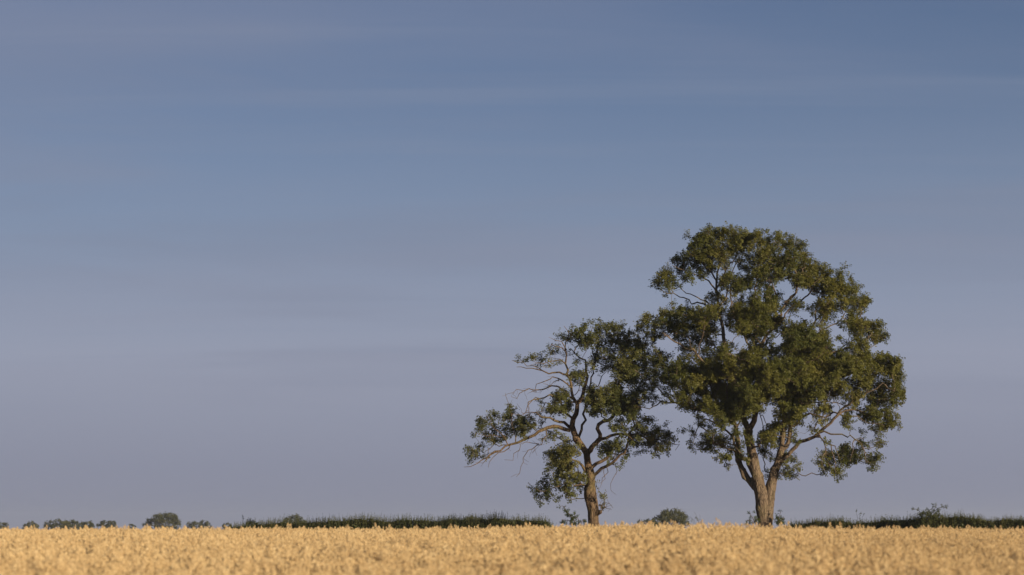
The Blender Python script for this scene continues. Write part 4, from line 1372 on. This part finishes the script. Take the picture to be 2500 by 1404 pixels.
def oat_patch(k, size=1.0, n=210):
    """one square metre of standing oats"""
    g = np.random.default_rng(900 + k)
    V, F = [], []
    off = 0
    for i in range(n):
        x, y = g.uniform(-size / 2, size / 2, 2)
        h = g.normal(0.70, 0.06) + (g.uniform(0, 0.16) if g.uniform() < 0.12 else 0)
        lx, ly = g.normal(0.03, 0.06), g.normal(0, 0.06)
        top = np.array((x + lx, y + ly, h))
        base = np.array((x, y, -0.08))
        s = 0.0035
        for (ux, uy) in ((1, 0), (0, 1)):
            u = np.array((ux, uy, 0)) * s
            V.append(np.array([base - u, base + u, top + u * 0.7, top - u * 0.7]))
            F.append(np.arange(4) + off)
            off += 4
        # a dry blade or two
        for _ in range(2):
            z = g.uniform(0.2, 0.55)
            p = base + (top - base) * (z / h)
            a = g.uniform(0, 6.28)
            d = np.array((math.cos(a), math.sin(a), 0))
            e = np.array((-d[1], d[0], 0)) * 0.007
            q1 = p + d * 0.09 + np.array((0, 0, 0.09))
            q2 = p + d * 0.20 + np.array((0, 0, g.uniform(-0.08, 0.06)))
            V.append(np.array([p - e, p + e, q1 + e, q1 - e]))
            F.append(np.arange(4) + off)
            off += 4
            V.append(np.array([q1 - e, q1 + e, q2 + e * 0.2, q2 - e * 0.2]))
            F.append(np.arange(4) + off)
            off += 4
        # panicle: drooping spikelets on a nodding axis, wide below and narrow above
        ph = g.uniform(0.15, 0.24)
        nod = np.array((g.normal(0.02, 0.035), g.normal(0, 0.035), 0))
        ns = 24
        for j in range(ns):
            t = j / (ns - 1)
            ax = top + nod * t * t * 1.6 + np.array((0, 0, ph * t))
            rr = 0.026 * (1 - t) ** 0.7 + 0.004
            a = j * 2.4 + g.uniform(-.4, .4)
            d = np.array((math.cos(a), math.sin(a), 0))
            c = ax + d * rr * g.uniform(0.5, 1.15)
            ln = g.uniform(0.030, 0.044)
            dn = d * 0.35 + np.array((g.normal(0, .25), g.normal(0, .25), -0.6))
            dn /= np.linalg.norm(dn)
            e = np.cross(dn, d)
            e /= max(np.linalg.norm(e), 1e-6)
            f2 = np.cross(dn, e)
            w_ = 0.009
            p0, p1 = c, c + dn * ln
            md = c + dn * ln * 0.45
            for ww in (e, f2):
                V.append(np.array([p0, md + ww * w_, p1, md - ww * w_]))
                F.append(np.arange(4) + off)
                off += 4
    me = np_mesh('oat_patch_%d' % k, np.concatenate(V), [np.array(F)], OATS)
    return me


src = bpy.data.collections.new('oat_patches')
for k in range(6):
    src.objects.link(bpy.data.objects.new('oat_patch', oat_patch(k)))

# patch positions: a close jittered grid over the field up to the hedge
pts, rots, scl = [], [], []
g = np.random.default_rng(77)
for y in np.arange(7, 114, 0.62):
    half = y * 0.30 + 7
    for x in np.arange(-half, half, 0.62):
        if y > 68 and g.uniform() < 0.45:
            continue
        pts.append((x + g.uniform(-.3, .3), y + g.uniform(-.3, .3)))
pts = np.array(pts)
pz = ground(pts[:, 0], pts[:, 1])
n = len(pts)
lift = 0.025 * np.sin(pts[:, 0] * 0.8 + 1.3 * np.sin(pts[:, 1] * 0.35)) + g.normal(0, 0.018, n)
PV = np.stack([pts[:, 0], pts[:, 1], pz - 0.042], -1)
crop_me = bpy.data.meshes.new('oat_crop')
crop_me.vertices.add(n)
crop_me.vertices.foreach_set('co', PV.astype(np.float32).ravel())
ar = crop_me.attributes.new('rot', 'FLOAT', 'POINT')
ar.data.foreach_set('value', g.uniform(0, 6.283, n).astype(np.float32))
asz = crop_me.attributes.new('size', 'FLOAT', 'POINT')
asz.data.foreach_set('value', (1.0 + lift).astype(np.float32))
crop = bpy.data.objects.new('oat_crop', crop_me)
COL.objects.link(crop)
tag(crop, 'golden ripe oats filling the whole foreground of the field', 'crop', kind='stuff')
ng = bpy.data.node_groups.new('scatter_oats', 'GeometryNodeTree')
ng.interface.new_socket('Geometry', in_out='INPUT', socket_type='NodeSocketGeometry')
ng.interface.new_socket('Geometry', in_out='OUTPUT', socket_type='NodeSocketGeometry')
gi = ng.nodes.new('NodeGroupInput')
go = ng.nodes.new('NodeGroupOutput')
ci = ng.nodes.new('GeometryNodeCollectionInfo')
ci.inputs['Collection'].default_value = src
ci.inputs['Separate Children'].default_value = True
ci.inputs['Reset Children'].default_value = True
ip = ng.nodes.new('GeometryNodeInstanceOnPoints')
ip.inputs['Pick Instance'].default_value = True
ri = ng.nodes.new('FunctionNodeRandomValue')
ri.data_type = 'INT'
ri.inputs['Min'].default_value = 0
ri.inputs['Max'].default_value = 5
na = ng.nodes.new('GeometryNodeInputNamedAttribute')
na.data_type = 'FLOAT'
na.inputs['Name'].default_value = 'rot'
nb = ng.nodes.new('GeometryNodeInputNamedAttribute')
nb.data_type = 'FLOAT'
nb.inputs['Name'].default_value = 'size'
cx3 = ng.nodes.new('ShaderNodeCombineXYZ')
ng.links.new(na.outputs['Attribute'], cx3.inputs['Z'])
ng.links.new(gi.outputs[0], ip.inputs['Points'])
ng.links.new(ci.outputs[0], ip.inputs['Instance'])
for s_ in ri.outputs:
    if s_.type == 'INT' and s_.enabled:
        ng.links.new(s_, ip.inputs['Instance Index'])
ng.links.new(cx3.outputs[0], ip.inputs['Rotation'])
ng.links.new(nb.outputs['Attribute'], ip.inputs['Scale'])
ng.links.new(ip.outputs[0], go.inputs[0])
md = crop.modifiers.new('scatter', 'NODES')
md.node_group = ng
print('oat patches', n)
